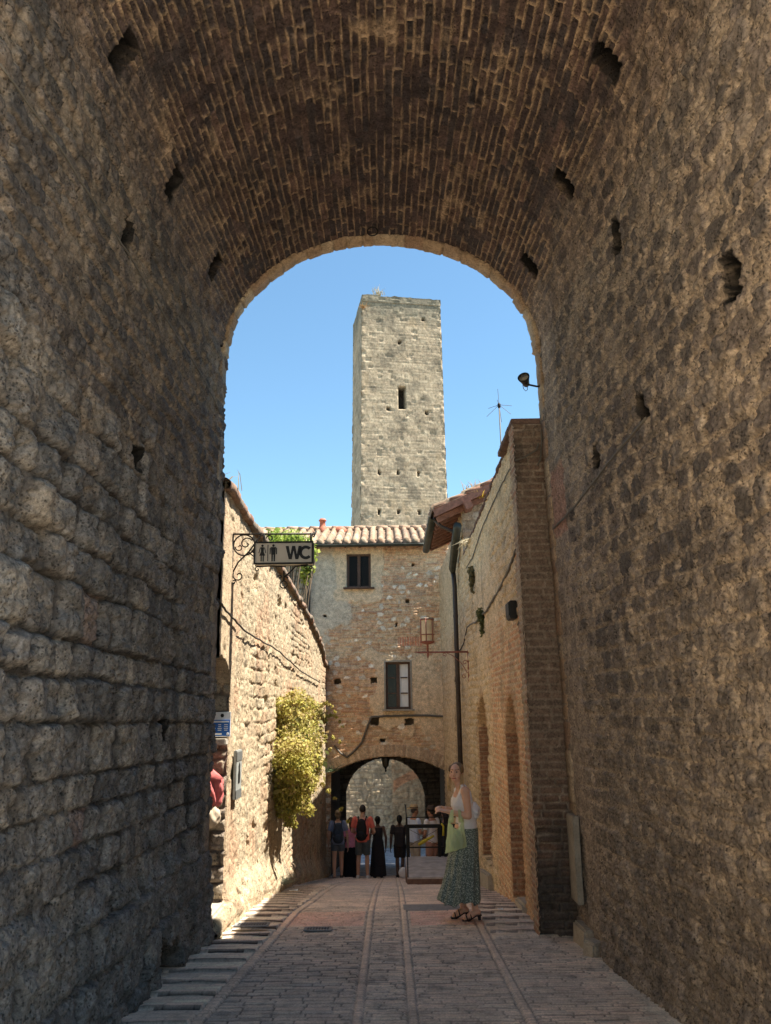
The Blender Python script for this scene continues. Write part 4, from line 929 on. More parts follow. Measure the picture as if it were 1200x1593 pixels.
# side and back walls of the house volume, upper floor above the passage
mb = MB(); xs0, xs1 = -5.2, 2.3
mb.add([(xs0, HF - .0 + .35, -3.6), (xs0, 29.35, -3.6), (xs0, 29.35, 6.6), (xs0, HF + .35, 6.6)], [(0, 1, 2, 3)]); mb.add([(xs1, HF + .02, -3.6), (xs1, 29.35, -3.6), (xs1, 29.35, 6.6), (xs1, HF + .02, 6.6)], [(0, 1, 2, 3)])
mb.add([(xs0, 29.36, 1.0), (xs1, 29.36, 1.0), (xs1, 29.36, 7.6), (xs0, 29.36, 7.6)], [(0, 1, 2, 3)]); mb.add([(xs0, 29.36, -3.6), (-2.5, 29.36, -3.6), (-2.5, 29.36, 1.2), (xs0, 29.36, 1.2)], [(0, 1, 2, 3)])
bp_(mb.build('rear_wall', M['plaster'], None))
# windows
def window(x0, z0, x1, z1, cols, rows, name_mats, sill, curtain=None, bar=.035):
    yb = HF + .10; w_ = x1 - x0; H_ = z1 - z0; cx0, cz0 = (x0 + x1) / 2, (z0 + z1) / 2
    e = MB()
    for s in (-1, 1): e.box((cx0 + s * (w_ / 2 - .03), yb, cz0), (.06, .07, H_)); e.box((cx0, yb, cz0 + s * (H_ / 2 - .03)), (w_ - .12, .068, .06))
    e.box((cx0, yb - .005, cz0), (.09, .075, H_ - .12))
    for s in (-1, 1):
        xc = cx0 + s * (w_ / 4 + .0)
        for r_ in range(1, rows): e.box((xc, yb - .002, z0 + H_ * r_ / rows), (w_ / 2 - .15, .05, .035))
    f = bp_(e.build('window', M['wood'], None, bevel=.004))
    for s in (-1, 1):
        p = MB().box((cx0 + s * (w_ / 4), yb + .01, cz0), (w_ / 2 - .1, .006, H_ - .1)).build('pane', M['curtain'] if (curtain and s > 0) else M['glass'], None); p.parent = f
    if sill: q = MB().box((cx0, HF - .06, z0 - .03), (w_ + .22, .22, .05)).build('sill', sill, None, bevel=.008); q.parent = f
window(-1.24, 5.24, -.53, 6.27, 2, 1, None, M['wood'])
window(-.11, 1.68, .60, 3.02, 2, 3, None, M['slab'], True)
mb = MB()
for s in (-1, 1): mb.box((.245 + s * .385, HF - .025, 2.35), (.05, .05, 1.36))
mb.box((.245, HF - .026, 3.045), (.82, .05, .05)); bp_(mb.build('window_surround', M['slab'], None, bevel=.006))
# roof
er = atY(600, 846, 23.6); sl2 = math.atan2(7.62 - er.z - .1, 26.6 - 23.6)
tiled_roof('roof', (-5.3, 23.58, er.z + .06), (1, 0, 0), (0, math.cos(sl2), math.sin(sl2)), (0, -math.sin(sl2), math.cos(sl2)), 7.1, 3.25, .26, .38, 12, bh, .02)
mb = MB(); zr = er.z + .06 + 3.2 * math.sin(sl2); yr = 23.58 + 3.2 * math.cos(sl2)
for k in range(19): mb.tube([(-5.3 + .38 * k, yr, zr + .04 + .02 * (k % 2)), (-4.9 + .38 * k, yr, zr + .03 + .02 * (k % 3) / 2)], [.105, .09], 12)
bp_(mb.build('ridge_tiles', stone_mat('ridge_tile', 5, 30, .3, .4, .4, .01, color=(.36, .24, .16)), None, True))
mb = MB(); mb.add([(-5.3, yr, zr), (1.85, yr, zr), (1.85, 30, er.z), (-5.3, 30, er.z)], [(0, 1, 2, 3)]); mb.add([(-5.3, 23.6, er.z), (1.85, 23.6, er.z), (1.85, 24.1, er.z + .05), (-5.3, 24.1, er.z + .05)], [(0, 1, 2, 3)])
bp_(mb.build('rear_roof', M['terra'], None))
o = bp_(half_pipe([(-2.35, 0, 0), (1.25, 0, 0)], .07, M['gutter'], 'gutter')) if False else None
mb = MB(); rings = []
for x in np.linspace(-3.2, 1.4, 9):
    o_ = [(x, 23.52 + .075 * math.cos(a), er.z - .02 + .075 * math.sin(a)) for a in np.linspace(math.pi, 2 * math.pi, 13)]; i_ = [(x, 23.52 + .067 * math.cos(a), er.z - .02 + .067 * math.sin(a)) for a in np.linspace(2 * math.pi, math.pi, 13)]; rings.append(o_ + i_)
bp_(mb.loft(rings).build('gutter', M['gutter'], None, True))
for x in np.arange(-3.1, 1.4, .45): bp_(MB().box((x, 23.75, er.z - .01), (.07, .5, .06)).build('rafter_end', M['rafter'], None))
p = atY(481, 900, 23.85); bp_(MB().tube([(p.x, 23.85, er.z - .05), (p.x, 23.85, 1.0)], .05, 10).build('downpipe', M['iron'], None, True))
p = atY(502, 822, 26.2); ch = MB(); ch.lathe((p.x, 26.2, p.z - .1), [(.16, -.3), (.15, .1), (.12, .13), (.10, .2), (.095, .34), (.13, .35), (.13, .38), (.10, .4), (.09, .43)], 18); bp_(ch.build('chimney_pot', M['terra'], None, True))
p = atY(530, 822, 26.3); bp_(MB().lathe((p.x, 26.3, p.z - .05), [(.24, -.2), (.22, 0), (.12, .1), (.02, .12)], 14).build('roof_vent', M['terra'], None, True))
wall_line('wall_cable', [(697, 1115), (660, 1113), (600, 1114), (578, 1116), (572, 1130), (563, 1155), (552, 1168), (540, 1178), (530, 1172), (520, 1160)], 0, .03, M['cable'], 'thick grey cable drooping across the front of the brick house', .01, HF - .07)
# small iron lantern under the arch
p = atY(600, 1180, 24.5); e = empty('hanging_lantern', (p.x, 24.5, .42), 0, 'small black iron lantern hanging under the archway', 'lantern')
mb = MB(); mb.tube([(0, 0, .02), (0, 0, -.08)], .012, 6); mb.lathe((0, 0, 0), [(.03, -.07), (.13, -.12), (.13, -.13)], 6); mb.lathe((0, 0, 0), [(.08, -.36), (.04, -.40), (.015, -.46), (.03, -.48), (0.004, -.52)], 6)
for k in range(6): a_ = k * math.pi / 3; mb.tube([(.12 * math.cos(a_), .12 * math.sin(a_), -.13), (.075 * math.cos(a_), .075 * math.sin(a_), -.36)], .009, 5)
mb.build('frame', M['iron'], e); MB().lathe((0, 0, 0), [(.11, -.135), (.068, -.355)], 6).build('pane', plain('lantern_pane', (.1, .09, .07), .2), e)
# ================================================================== WALL BEYOND THE PASSAGE
bw = None
X, Z = np.meshgrid(np.arange(-9, 9, .04), np.arange(-4.6, 4.2, .04), indexing='ij'); FY = 37.0
d, a1, a2, a3 = coursed(X, Z, 85, (.12, .24), (.16, .42), .008, .04, .06, 1.2); db, b1, b2, b3 = coursed(X, Z, 86, (.075, .09), (.2, .3), .008, .012, .02)
n_ = fbm(X * 1.2, Z * 1.2, 5, 4) - .5
cs = mix(pal(a2, [(.34, .28, .2), (.42, .35, .26), (.28, .23, .17), (.38, .31, .215)]), (.25, .2, .14), (1 - sst(0, .02, d)) * .6); cs = mix(cs, (.17, .14, .1), sst(.5, .75, fbm(X * 2, Z * 2, 15, 4)) * .6)
cb = mix(pal(b2, [(.38, .26, .16), (.32, .21, .13), (.42, .31, .2)]), (.36, .28, .19), 1 - sst(0, .012, db))
sp = sst(-.03, .03, X - .04)
q = atY(690, 1240, FY); rr = np.hypot(X - 1.6, (Z + 3.4)); arch = (rr > 2.15) & (rr < 2.5) & (Z > -3.4)
cs = mix(cs, cb, sp); cs = np.where((arch & (X > .1))[..., None], np.array((.40, .21, .12)) * (.75 + .5 * b1[..., None]), cs); cs = np.where(((rr < 2.15) & (X > .1))[..., None], cs * .92, cs)
base = sst(-3.55, -3.7, Z + n_); cs = mix(cs, (.36, .34, .31), base * .7)
cs = cs * np.array((1.2, 1.1, .98)); h = np.where(sp > .5, sst(0, .015, db) * .02, dome(d, .06) * .03) + (fbm(X * 6, Z * 6, 9, 4) - .5) * .08
fw = grid_obj('far_wall', np.stack([X, FY - h, Z], -1), cs, M['tower']); tag(fw, 'weathered stone and brick wall seen through the archway', 'wall')
mb = MB(); mb.box((0, 37.6, -.3), (18, .9, 8.6)); o = mb.build('core', M['plaster'], fw)
# unseen tall house, added to keep the lower street in shade
nh = empty('shading_house', (7.0, 33.14, -4.3), 0, 'unseen tall plain house added beyond the archway to shade the lower street', 'house')
MB().box((0, 0, 4.9), (6.4, 7.5, 10.0)).build('wall', M['plaster'], nh); MB().prism([(-3.6, 0), (3.6, 0), (0, 1.6)], (0, -3.6, 9.85), (1, 0, 0), (0, 0, 1), (0, 7.2, 0)).build('roof', M['terra'], nh)
for z_ in (3.5, 6.8):
    for y_ in (-1.6, 1.6): f_ = MB().box((-3.21, y_, z_), (.05, .9, 1.4)).build('window', M['wood'], nh); MB().box((-3.24, y_, z_), (.02, .74, 1.24)).build('pane', M['glass'], f_)
# ================================================================== TOWER
TY = 52.0; th = R(-11)
t0 = atY(562, 640, TY)
tw = empty('stone_tower', (0, TY, -4.5), 0, 'tall square medieval stone tower rising behind the roofs against the sky', 'tower')
pA = atY(561.5, 820, TY); pB = atY(563.5, 458, TY)      # near left edge, low and high
Wt, Dt, ZT = 5.85, 4.4, pB.z
ca, sa = math.cos(R(10)), math.sin(R(10))
exv = np.array((ca, sa, 0)); eyv = np.array((-sa, ca, 0))
def tower_face(name, o0, o1, dvec, W0, W1, nrm, seed, front):
    """face between the corner line o0(low)-o1(high) and the same line moved along dvec"""
    zlo = -4.5; u = np.linspace(0, 1, 96 if front else 50); v = np.linspace(0, 1, 470); U, V = np.meshgrid(u, v, indexing='ij')
    z = zlo + V * (ZT - zlo); k = (z - o0[2]) / (o1[2] - o0[2]); base = np.array(o0)[None, None] * (1 - k[..., None]) + np.array(o1)[None, None] * k[..., None]
    Wd = W0 + (W1 - W0) * k; P = base + (U * Wd)[..., None] * dvec; P[..., 2] = z
    s = U * W0; d, a1, a2, a3 = coursed(s, z, seed, (.12, .24), (.18, .5), .008, .03, .04, .7)
    rough = fbm(s * 3, z * 3, seed, 4) - .5
    h = dome(d, .04) * .011 + (a1 - .5) * .010 + rough * .022
    c = mix(pal(a2, [(.42, .35, .25), (.48, .41, .30), (.38, .315, .23), (.52, .445, .325), (.44, .365, .26)]), (.27, .22, .16), (1 - sst(0, .03, d)) * .6)
    c = mix(c, (.17, .15, .115), sst(.48, .7, fbm(s * 1.1, z * 1.1, seed + 3, 6, .6)) * .65); c = c * np.array((1.06, 1.0, .94))
    c = mix(c, (.17, .16, .12), sst(ZT - 2.6, ZT - .3, z + rough * 2) * .75); c = mix(c, (.42, .31, .19), sst(.66, .75, fbm(s * .9, z * .6, seed + 8, 3)) * .5)
    hole = np.zeros(s.shape, bool); rag = rough * .12
    if front:
        sy = atY(627, 614, TY); sx = math.hypot(sy.x - pA.x, 0) / ca
        m = (np.abs(s - 2.9) < .25) & (np.abs(z - sy.z) < .82); h = np.where(m, -.7, h); c = np.where(m[..., None], np.array((.03, .025, .02)), c)
        for zq in (atY(600, 733, TY).z, atY(600, 794, TY).z):
            for x_ in (1.25, 2.55, 4.0): hole |= (np.abs(s - x_ + rag) < .09) & (np.abs(z - zq + rag) < .16)
        for x_, py in ((4.6, 490), (2.8, 528), (4.7, 637), (1.9, 633)):
            hole |= (np.abs(s - x_ + rag) < .11) & (np.abs(z - atY(600, py, TY).z + rag) < .13)
        h = h - (a3 > .95) * .03
    h = np.where(hole, -.3, h); c = np.where(hole[..., None], np.array((.1, .085, .065)), c)
    edge = np.minimum(U, 1 - U) * Wd; h = h * sst(0, .12, edge) + (hsh(np.floor(z / .3), np.floor(U * 2), seed) - .5) * .09 * sst(.3, .05, edge)
    P = P + h[..., None] * np.array(nrm); P[:, -1, 2] += (fbm(s[:, -1] * 2, s[:, -1] * 0, seed, 3) - .5) * .18
    o = grid_obj(name, P, c, M['tower']); o.parent = tw; o.matrix_parent_inverse = Matrix.Translation(-Vector(tw.location)); return P
pa, pb = np.array(pA), np.array(pB)
F1 = tower_face('face', pa, pb, exv, 5.97, 5.72, (sa, -ca, 0), 111, True)
F2 = tower_face('face', pa, pb, eyv, 4.9, 4.6, (-ca, -sa, 0), 112, False)
F3 = tower_face('face', F1[-1, 300], F1[-1, 440], eyv, 4.9, 4.6, (ca, sa, 0), 113, False)
F4 = tower_face('face', F2[-1, 300], F2[-1, 440], exv, 5.97, 5.72, (-sa, ca, 0), 114, False)
mb = MB(); mb.add([F1[0, -1] - (0, 0, .5), F1[-1, -1] - (0, 0, .5), F3[-1, -1] - (0, 0, .5), F2[-1, -1] - (0, 0, .5)], [(0, 1, 2, 3)]); o = mb.build('top', M['slab'], None); o.parent = tw; o.matrix_parent_inverse = Matrix.Translation(-Vector(tw.location))
# ================================================================== PLANTS
def leaves(name, clumps, n, size, cols, parent, droop=.0, seed=1, dens=.55, long=1.5):
    rng = np.random.RandomState(seed); w = np.array([c[3] ** 2 for c in clumps]); w = w / w.sum()
    k = rng.choice(len(clumps), n, p=w); cen = np.array([c[:3] for c in clumps], float)[k]; rad = np.array([c[3] for c in clumps])[k]
    dr = rng.normal(size=(n, 3)); dr /= np.linalg.norm(dr, axis=1)[:, None]; rr = rad * rng.uniform(0, 1, n) ** dens * (1 + .25 * (rng.uniform(size=n) - .3))
    p = cen + dr * rr[:, None]
    nn = dr * .6 + rng.normal(size=(n, 3)) * .6 + np.array((.2, 0, .35)); nn /= np.linalg.norm(nn, axis=1)[:, None]
    t = rng.normal(size=(n, 3)) + np.array((0, 0, -droop * 2)); t -= nn * (t * nn).sum(1)[:, None]; t /= np.linalg.norm(t, axis=1)[:, None]; b = np.cross(nn, t)
    s = size * rng.uniform(.6, 1.4, n)[:, None]
    V = np.stack([p - t * s * long * .5, p + b * s * .5 + nn * s * .12, p + t * s * long * .5, p - b * s * .5 + nn * s * .12], 1).reshape(-1, 3)
    q = np.arange(n * 4).reshape(n, 4)
    col = pal(np.clip(.55 * fbm(p[:, 1] * 2.2, p[:, 2] * 2.2, seed, 3) * 1.6 - .1 + .35 * rng.uniform(size=n), 0, .999), cols) * rng.uniform(.75, 1.2, n)[:, None]
    me = bpy.data.meshes.new(name); me.vertices.add(n * 4); me.vertices.foreach_set('co', V.astype(np.float32).ravel())
    me.loops.add(n * 4); me.loops.foreach_set('vertex_index', q.astype(np.int32).ravel()); me.polygons.add(n); me.polygons.foreach_set('loop_start', (np.arange(n) * 4).astype(np.int32)); me.update(calc_edges=True)
    a = me.color_attributes.new('Col', 'FLOAT_COLOR', 'POINT'); a.data.foreach_set('color', np.concatenate([np.repeat(col, 4, 0), np.ones((n * 4, 1))], 1).astype(np.float32).ravel())
    return link(name, me, M['leaf'], parent)
def twigs(name, root, tips, r, parent, wob=.1, seed=2):
    rng = random.Random(seed); mb = MB()
    for t in tips:
        a, b = Vector(root), Vector(t); pts = [a.lerp(b, i / 6) + Vector((rng.uniform(-wob, wob), rng.uniform(-wob, wob), rng.uniform(-wob, wob))) * (0 < i) for i in range(7)]
        mb.tube(pts, [r * (1 - .13 * i) for i in range(7)], 6)
    return mb.build(name, M['stem'], parent, True)
GREEN = [(.10, .12, .03), (.21, .21, .05), (.36, .33, .07), (.48, .43, .10), (.38, .27, .12), (.56, .50, .16), (.30, .29, .06)]
cr = empty('wall_creeper', (0, 0, 0), 0, 'big yellow green bush hanging from the sunlit left wall', 'bush')
cl = []
for x, y, X, r in ((448, 1100, -1.66, .2), (462, 1095, -1.62, .24), (474, 1090, -1.55, .26), (492, 1108, -1.42, .32), (503, 1112, -1.32, .28), (458, 1130, -1.58, .34), (476, 1135, -1.42, .38), (494, 1150, -1.26, .36), (448, 1150, -1.66, .28), (462, 1168, -1.5, .38),
                   (480, 1178, -1.28, .42), (497, 1185, -1.22, .34), (444, 1185, -1.68, .3), (460, 1205, -1.5, .38), (478, 1215, -1.32, .36), (494, 1212, -1.24, .28), (443, 1222, -1.68, .26), (457, 1238, -1.54, .3), (470, 1245, -1.44, .25), (452, 1258, -1.62, .2), (463, 1268, -1.52, .14), (462, 1280, -1.53, .10), (488, 1240, -1.3, .18)):
    p = atX(x, y, X); cl.append((p.x, p.y, p.z, r))
rng = random.Random(12); cl = [(-1.85 + (a_ + 1.85) * .78, b_ - .12 * (a_ > -1.45), c_, r_ * .92) for a_, b_, c_, r_ in cl]; big_ = list(cl)
for c_ in big_:
    for k in range(3): cl.append((c_[0] + c_[3] * rng.uniform(-.2, .75), c_[1] + c_[3] * rng.uniform(-1.25, 1.25), c_[2] + c_[3] * rng.uniform(-1.3, 1.15), c_[3] * rng.uniform(.22, .42)))
cl = [(a_ - .06, b_, c_, r_ * (.9 if i < len(big_) else 1)) for i, (a_, b_, c_, r_) in enumerate(cl)]
for k in range(8):
    c_ = rng.choice([b_ for b_ in big_ if b_[2] > .35 and b_[0] < -1.4]); p_ = Vector(c_[:3]) + Vector((c_[3] * rng.uniform(.2, .9), c_[3] * rng.uniform(-1, 1), c_[3] * rng.uniform(-1, .9))); v_ = Vector((rng.uniform(.02, .12), rng.uniform(-.09, .12), rng.uniform(-.06, .09)))
    for i in range(7): cl.append((p_.x, p_.y, p_.z, .045 - .003 * i)); p_ = p_ + v_; v_.z -= .03
leaves('foliage', cl, 30000, .032, GREEN, cr, .6, 5, .38, 1.6)
leaves('broad_leaves', [c_[:3] + (c_[3] * 1.1,) for c_ in big_[1::2]], 420, .07, [(.10, .13, .04), (.2, .2, .06), (.36, .25, .11)], cr, .8, 15, .3, 1.5)
q = atX(446, 1140, -1.84); twigs('stem', q, [(c[0] + c[3] * .8, c[1], c[2] + c[3] * .4) for c in big_], .018, cr, .07)
p = atX(433, 1195, -1.78); e = empty('wall_plant', p, 0, 'small blue green plant growing out of the wall beside the big bush', 'plant')
leaves('foliage', [(0, 0, 0, .13), (.04, .1, -.1, .08)], 260, .05, [(.12, .18, .12), (.2, .28, .2), (.3, .38, .3)], e, .1, 8)
twigs('stem', (-.06, 0, -.05), [(.03, .05, .05), (.02, -.05, 0)], .008, e, .01)
# garden shrub behind the left wall
e = empty('garden_shrub', (-3.0, 20.6, -2.3), 0, 'bright green shrub behind the left wall, above the toilet sign', 'shrub')
cl = []
rng = random.Random(3)
for k in range(22):
    x = 408 + 76 * rng.random(); top = 832 + max(0, (x - 445)) * .22; p = atY(x, top + 24 * rng.random() ** 1.3 + 4, 20.6 + rng.uniform(-.5, .5)); cl.append((p.x + 3.0, p.y - 20.6, p.z + 2.3, .2 + .1 * rng.random()))
leaves('crown', cl, 3000, .05, [(.10, .17, .03), (.18, .27, .04), (.28, .36, .06), (.36, .40, .08)], e, -.4, 9, .5, 2.2)
twigs('trunk', (0, 0, 0), [c[:3] for c in cl[:10]], .05, e, .1)
e = empty('fig_tree', (-2.75, 21.6, -2.5), 0, 'bare fig branches with a few pale leaves behind the left wall', 'tree')
tips = [(lambda p: (p.x + 2.75, p.y - 21.6, p.z + 2.5))(atY(x, y, 21.6)) for x, y in ((482, 858), (478, 888), (470, 893), (475, 902), (452, 880), (466, 905), (448, 905), (489, 860), (484, 885))]
twigs('trunk', (0, 0, 0), tips, .045, e, .12, 5)
leaves('crown', [(t[0], t[1], t[2], .13) for t in tips[:4] + tips[7:]], 130, .11, [(.32, .36, .06), (.42, .45, .1), (.25, .32, .06)], e, .3, 10, .6, 1.2)
# weeds
def tuft(px, py, plane, val, n, ln, cols, label, seed, up=1., spread=.5, name='dry_grass', cat='weeds'):
    p = atX(px, py, val) if plane == 'X' else atY(px, py, val); e = empty(name, p, 0, label, cat); rng = random.Random(seed); mb = MB(); C_ = []
    for k in range(n):
        d_ = Vector((rng.gauss(0, spread), rng.gauss(0, spread), up * (.6 + rng.random()))).normalized(); L = ln * rng.uniform(.4, 1.1); o = Vector((rng.gauss(0, ln * .25), rng.gauss(0, ln * .25), 0))
        b = d_.cross(Vector((rng.random(), rng.random(), .1))).normalized() * ln * .03; dr = Vector((d_.x, d_.y, 0)) * L * .35 - Vector((0, 0, .15 * L))
        mb.add([o - b, o + b, o + d_ * L * .55 + b * .8, o + d_ * L * .55 - b * .8, o + d_ * L + dr], [(0, 1, 2, 3), (3, 2, 4)]); C_ += [rng.choice(cols)] * 5
    mb.build('blades', M['leaf'], e, False, 0, C_)
    twigs('roots', (0, 0, -.04), [(.02, .02, .03)], .006, e, .0)
DRY = [(.45, .33, .12), (.5, .36, .10), (.36, .26, .12), (.42, .36, .2)]
tuft(748, 776, 'Y', 15.9, 34, .3, [(.55, .38, .06), (.5, .36, .1), (.42, .3, .1)], 'golden dry weeds on the tiled roof verge of the right house', 3)
tuft(738, 768, 'Y', 16.1, 30, .36, [(.4, .34, .27), (.36, .3, .22)], 'pale dry stalks on the roof verge, left of the golden weeds', 4, 1, .4)
tuft(730, 840, 'X', 1.50, 60, .26, [(.5, .43, .28), (.42, .36, .24)], 'pale dry tuft drooping over the right wall beside the wide pipe', 5, -.2, .5)
def weed(px, py, X, ln, cols, label, seed):
    p = atX(px, py, X); e = empty('wall_weed', p, 0, label, 'weeds'); rng = random.Random(seed)
    leaves('foliage', [(-.02 - .03 * rng.random(), rng.gauss(0, .05), .1 - ln * i / 8, .075 - .006 * i) for i in range(9)], 420, .03, cols, e, .8, seed, .5, 1.8)
    twigs('stem', (.02, 0, .1), [(-.03, .02, -ln * .5), (-.03, -.03, -ln * .7)], .006, e, .01)
weed(737, 895, 1.51, .42, [(.10, .10, .05), (.18, .16, .08), (.24, .2, .1)], 'dark weed patch growing on the middle of the right wall', 6)
weed(752, 962, 1.51, .36, [(.07, .09, .04), (.12, .14, .06), (.16, .17, .07)], 'dark green weed hanging just below the thick cable', 7)
tuft(588, 459, 'Y', 53.0, 50, .75, [(.4, .36, .26), (.34, .3, .2)], 'wispy weed on top of the tall tower', 8, 1.2, .35)
tuft(566, 478, 'Y', 51.8, 60, .4, [(.36, .2, .07), (.3, .2, .1)], 'rust coloured weed near the top corner of the tower', 9, .4, .6)
tuft(350, 762, 'X', -1.9, 24, .4, [(.3, .3, .24), (.25, .22, .15)], 'thin weed on the top of the sunlit wall by the arch', 10, .8, .7)
tuft(512, 1200, 'Y', 23.85, 60, .4, [(.07, .1, .05), (.11, .14, .07)], 'small dark plant beside the spring of the far archway', 11, .2, .6, 'wall_weed')
tuft(441, 1374, 'X', -1.72, 60, .22, [(.16, .18, .13), (.24, .25, .2)], 'low grey weeds at the foot of the left wall', 12, .6, .7, 'wall_weed')
# ================================================================== PEOPLE
def skin(name, c): 
    m = plain(name, c, .55, 0, .06, 25, 0, .35); m.node_tree.nodes['Principled BSDF'].inputs['Subsurface Weight'].default_value = .08; return m
SK = skin('light_skin', (.62, .37, .26)); SKT = skin('tanned_skin', (.5, .27, .18)); SKD = skin('dark_skin', (.14, .08, .055))
def hand(mb, wrist, d, side, s=1., curl=.5, palm_n=None):
    """palm, four fingers of different lengths with knuckle bends and a side thumb"""
    d = Vector(d).normalized(); side = Vector(side); side = (side - d * side.dot(d)).normalized(); nrm = d.cross(side)
    if palm_n is not None and nrm.dot(Vector(palm_n)) < 0: nrm = -nrm
    w = Vector(wrist)
    for q in (-.028, -.010, .010, .028): mb.cone(w + side * q * .6 * s, w + (d * .085 + side * q) * s, .015 * s, .0125 * s, True, 8)
    for q, L in ((-.030, .062), (-.011, .075), (.009, .07), (.028, .055)):
        p = w + (d * .088 + side * q) * s; dd = d
        for k in range(3):
            a = curl * (.55 + .2 * k); dd = (dd * math.cos(a) + nrm * math.sin(a)).normalized(); p2 = p + dd * L * (.45, .32, .25)[k] * s
            mb.cone(p, p2, (.0098, .009, .0082)[k] * s, (.009, .0082, .007)[k] * s, True, 8); p = p2
    p = w + (d * .025 - side * .03) * s; dd = (d * .6 - side * .7 + nrm * .4).normalized()
    for k in range(2):
        p2 = p + dd * (.04, .032)[k] * s; mb.cone(p, p2, (.0125, .0105)[k] * s, (.0105, .0085)[k] * s, True, 8); p = p2; dd = (dd + d * .6 + nrm * .2).normalized()
def person(label, base, rz, h=1.72, fem=False, skinm=None, top=((.5, .5, .5), True), bottom=('shorts', (.1, .1, .12)), hair=((.05, .035, .025), 'short'), shoes=(.6, .6, .6),
           arms=((.30, -.05, .95, .26, .10, .78), (-.30, -.05, .95, -.26, .10, .78)), legs=((.10, .0), (-.10, .0)), lift=0., hat=None, headturn=0., headtilt=0., vox=.012, pack=None, gx=None):
    """local axes: x right, y forward, z up; metres for a 1.72 m figure, then scaled"""
    k = h / 1.72; root = empty('person', base, rz, label, 'person'); root.scale = (k, k, k); skinm = skinm or SK
    sw = .165 if fem else .195; hw = .155 if fem else .15; bw = .9 if fem else 1.05
    b = MB()
    b.ell((0, 0, .93), (hw, .105, .13)); b.ell((0, 0, 1.08), (.125 * bw, .092, .15)); b.ell((0, .005, 1.27), (.155 * bw, .105, .19)); b.ell((0, -.005, 1.385), (sw * .93, .075, .07))
    b.cone((0, -.01, 1.38), (0, .01, 1.52), .06 if fem else .066, .05 if fem else .056)
    for s, a in zip((1, -1), arms):
        sh = Vector((s * sw, -.01, 1.395)); el = Vector(a[:3]) if False else Vector((a[0], a[1], a[2] + .13)); wr = Vector((a[3], a[4], a[5] + .06))
        b.ell(sh, (.058, .055, .06)); b.cone(sh, el, .05 * bw, .039 * bw); b.cone(el, el.lerp(wr, .3), .039 * bw, .041 * bw); b.cone(el.lerp(wr, .3), wr, .041 * bw, .026 * bw)
        d = (wr - el).normalized(); hand(b, wr, d, (0, -1, 0) if abs(d.y) < .8 else (s, 0, 0), 1., .4, (-s, 0, 0))
    for i, (s, (fx, fy)) in enumerate(zip((1, -1), legs)):
        hp_ = Vector((s * .085, 0, .90)); kn = Vector((s * .092 * .5 + fx * .5 + 0, fy * .5 + .03, .49)); an = Vector((fx, fy - .02, .085 + (lift if i == 0 else 0)))
        b.cone(hp_, kn, .088, .056); b.cone(kn, kn.lerp(an, .3) + Vector((0, -.018, 0)), .056, .058); b.cone(kn.lerp(an, .3) + Vector((0, -.018, 0)), an, .056, .036)
        b.ell(an + Vector((0, -.02, -.04)), (.036, .045, .042))
    hm = Matrix.Translation((0, .015, 1.50)) @ Euler((headtilt, 0, headturn)).to_matrix().to_4x4()
    hb = MB(); hb.ell((0, .005, .125), (.073, .092, .098), None, 20, 14); hb.ell((0, .03, .055), (.055, .062, .06)); hb.ell((0, .068, .025), (.028, .022, .02)); hb.cone((0, .09, .125), (0, .108, .085), .011, .016); 
    hb.ell((0, .086, .15), (.05, .014, .012)); hb.ell((0, .085, .05), (.024, .012, .012))
    for s in (-1, 1): hb.ell((s * .074, -.0, .105), (.012, .024, .032))
    b.add([hm @ Vector(v) for v in hb.v], hb.f)
    b.remesh('body', skinm, root, vox, 3)
    for s in (-1, 1): MB().ell(hm @ Vector((s * .031, .083, .118)), (.011, .009, .007), None, 8, 6).build('eye', M['black'], root, True)
    lb = MB(); lb.ell(hm @ Vector((0, .096, .05)), (.022, .006, .007), None, 10, 6); lb.build('mouth', plain('lips', (.33, .11, .09), .5), root, True)
    hc, style = hair; hmat = plain('hair', hc, .6, 0, .35, 60, .3)
    hv = MB(); hv.ell((0, -.014, .143), (.082, .095, .094), None, 20, 12); 
    if style != 'short': hv.ell((0, -.045, .09), (.075, .065, .09))
    if style == 'bun': hv.ell((0, -.115, .17), (.045, .04, .045))
    if style == 'tail': hv.ell((0, -.1, .12), (.035, .04, .05)); hv.cone((0, -.12, .1), (0, -.13, -.08), .032, .012)
    if style == 'long': hv.cone((0, -.07, .1), (0, -.095, -.16), .08, .06)
    hv2 = MB(); hv2.add([hm @ Vector(v) for v in hv.v], hv.f); ho = hv2.remesh('hair', hmat, root, .012, 2)
    # cut the cap away from the face
    tc, sleeves = top
    sm = plain('shirt', tc, .85, 0, .12, 14, .25); t = MB(); g = .016
    t.cone((0, 0, .86), (0, 0, .98), hw + .03, hw + .02, False, 20, .78); t.cone((0, 0, .97), (0, 0, 1.1), hw + .02, .125 * bw + g + .015, False, 20, .78); t.cone((0, 0, 1.09), (0, .005, 1.27), .125 * bw + g + .015, .155 * bw + g, False, 20, .74)
    t.ell((0, .005, 1.27), (.155 * bw + g, .105 + g, .17)); t.ell((0, -.005, 1.37), (sw * .93 + g * .6, .075 + g, .062))
    if sleeves:
        for s, a in zip((1, -1), arms):
            sh = Vector((s * sw, -.01, 1.395)); el = Vector((a[0], a[1], a[2] + .13)); t.ell(sh, (.07, .068, .07)); t.cone(sh, sh.lerp(el, .68), .072, .066, False)
    t.remesh('shirt', sm, root, vox, 3)
    kind, bc = bottom; bm_ = plain('lower_garment', bc, .85, 0, .18, 14, .25); t = MB()
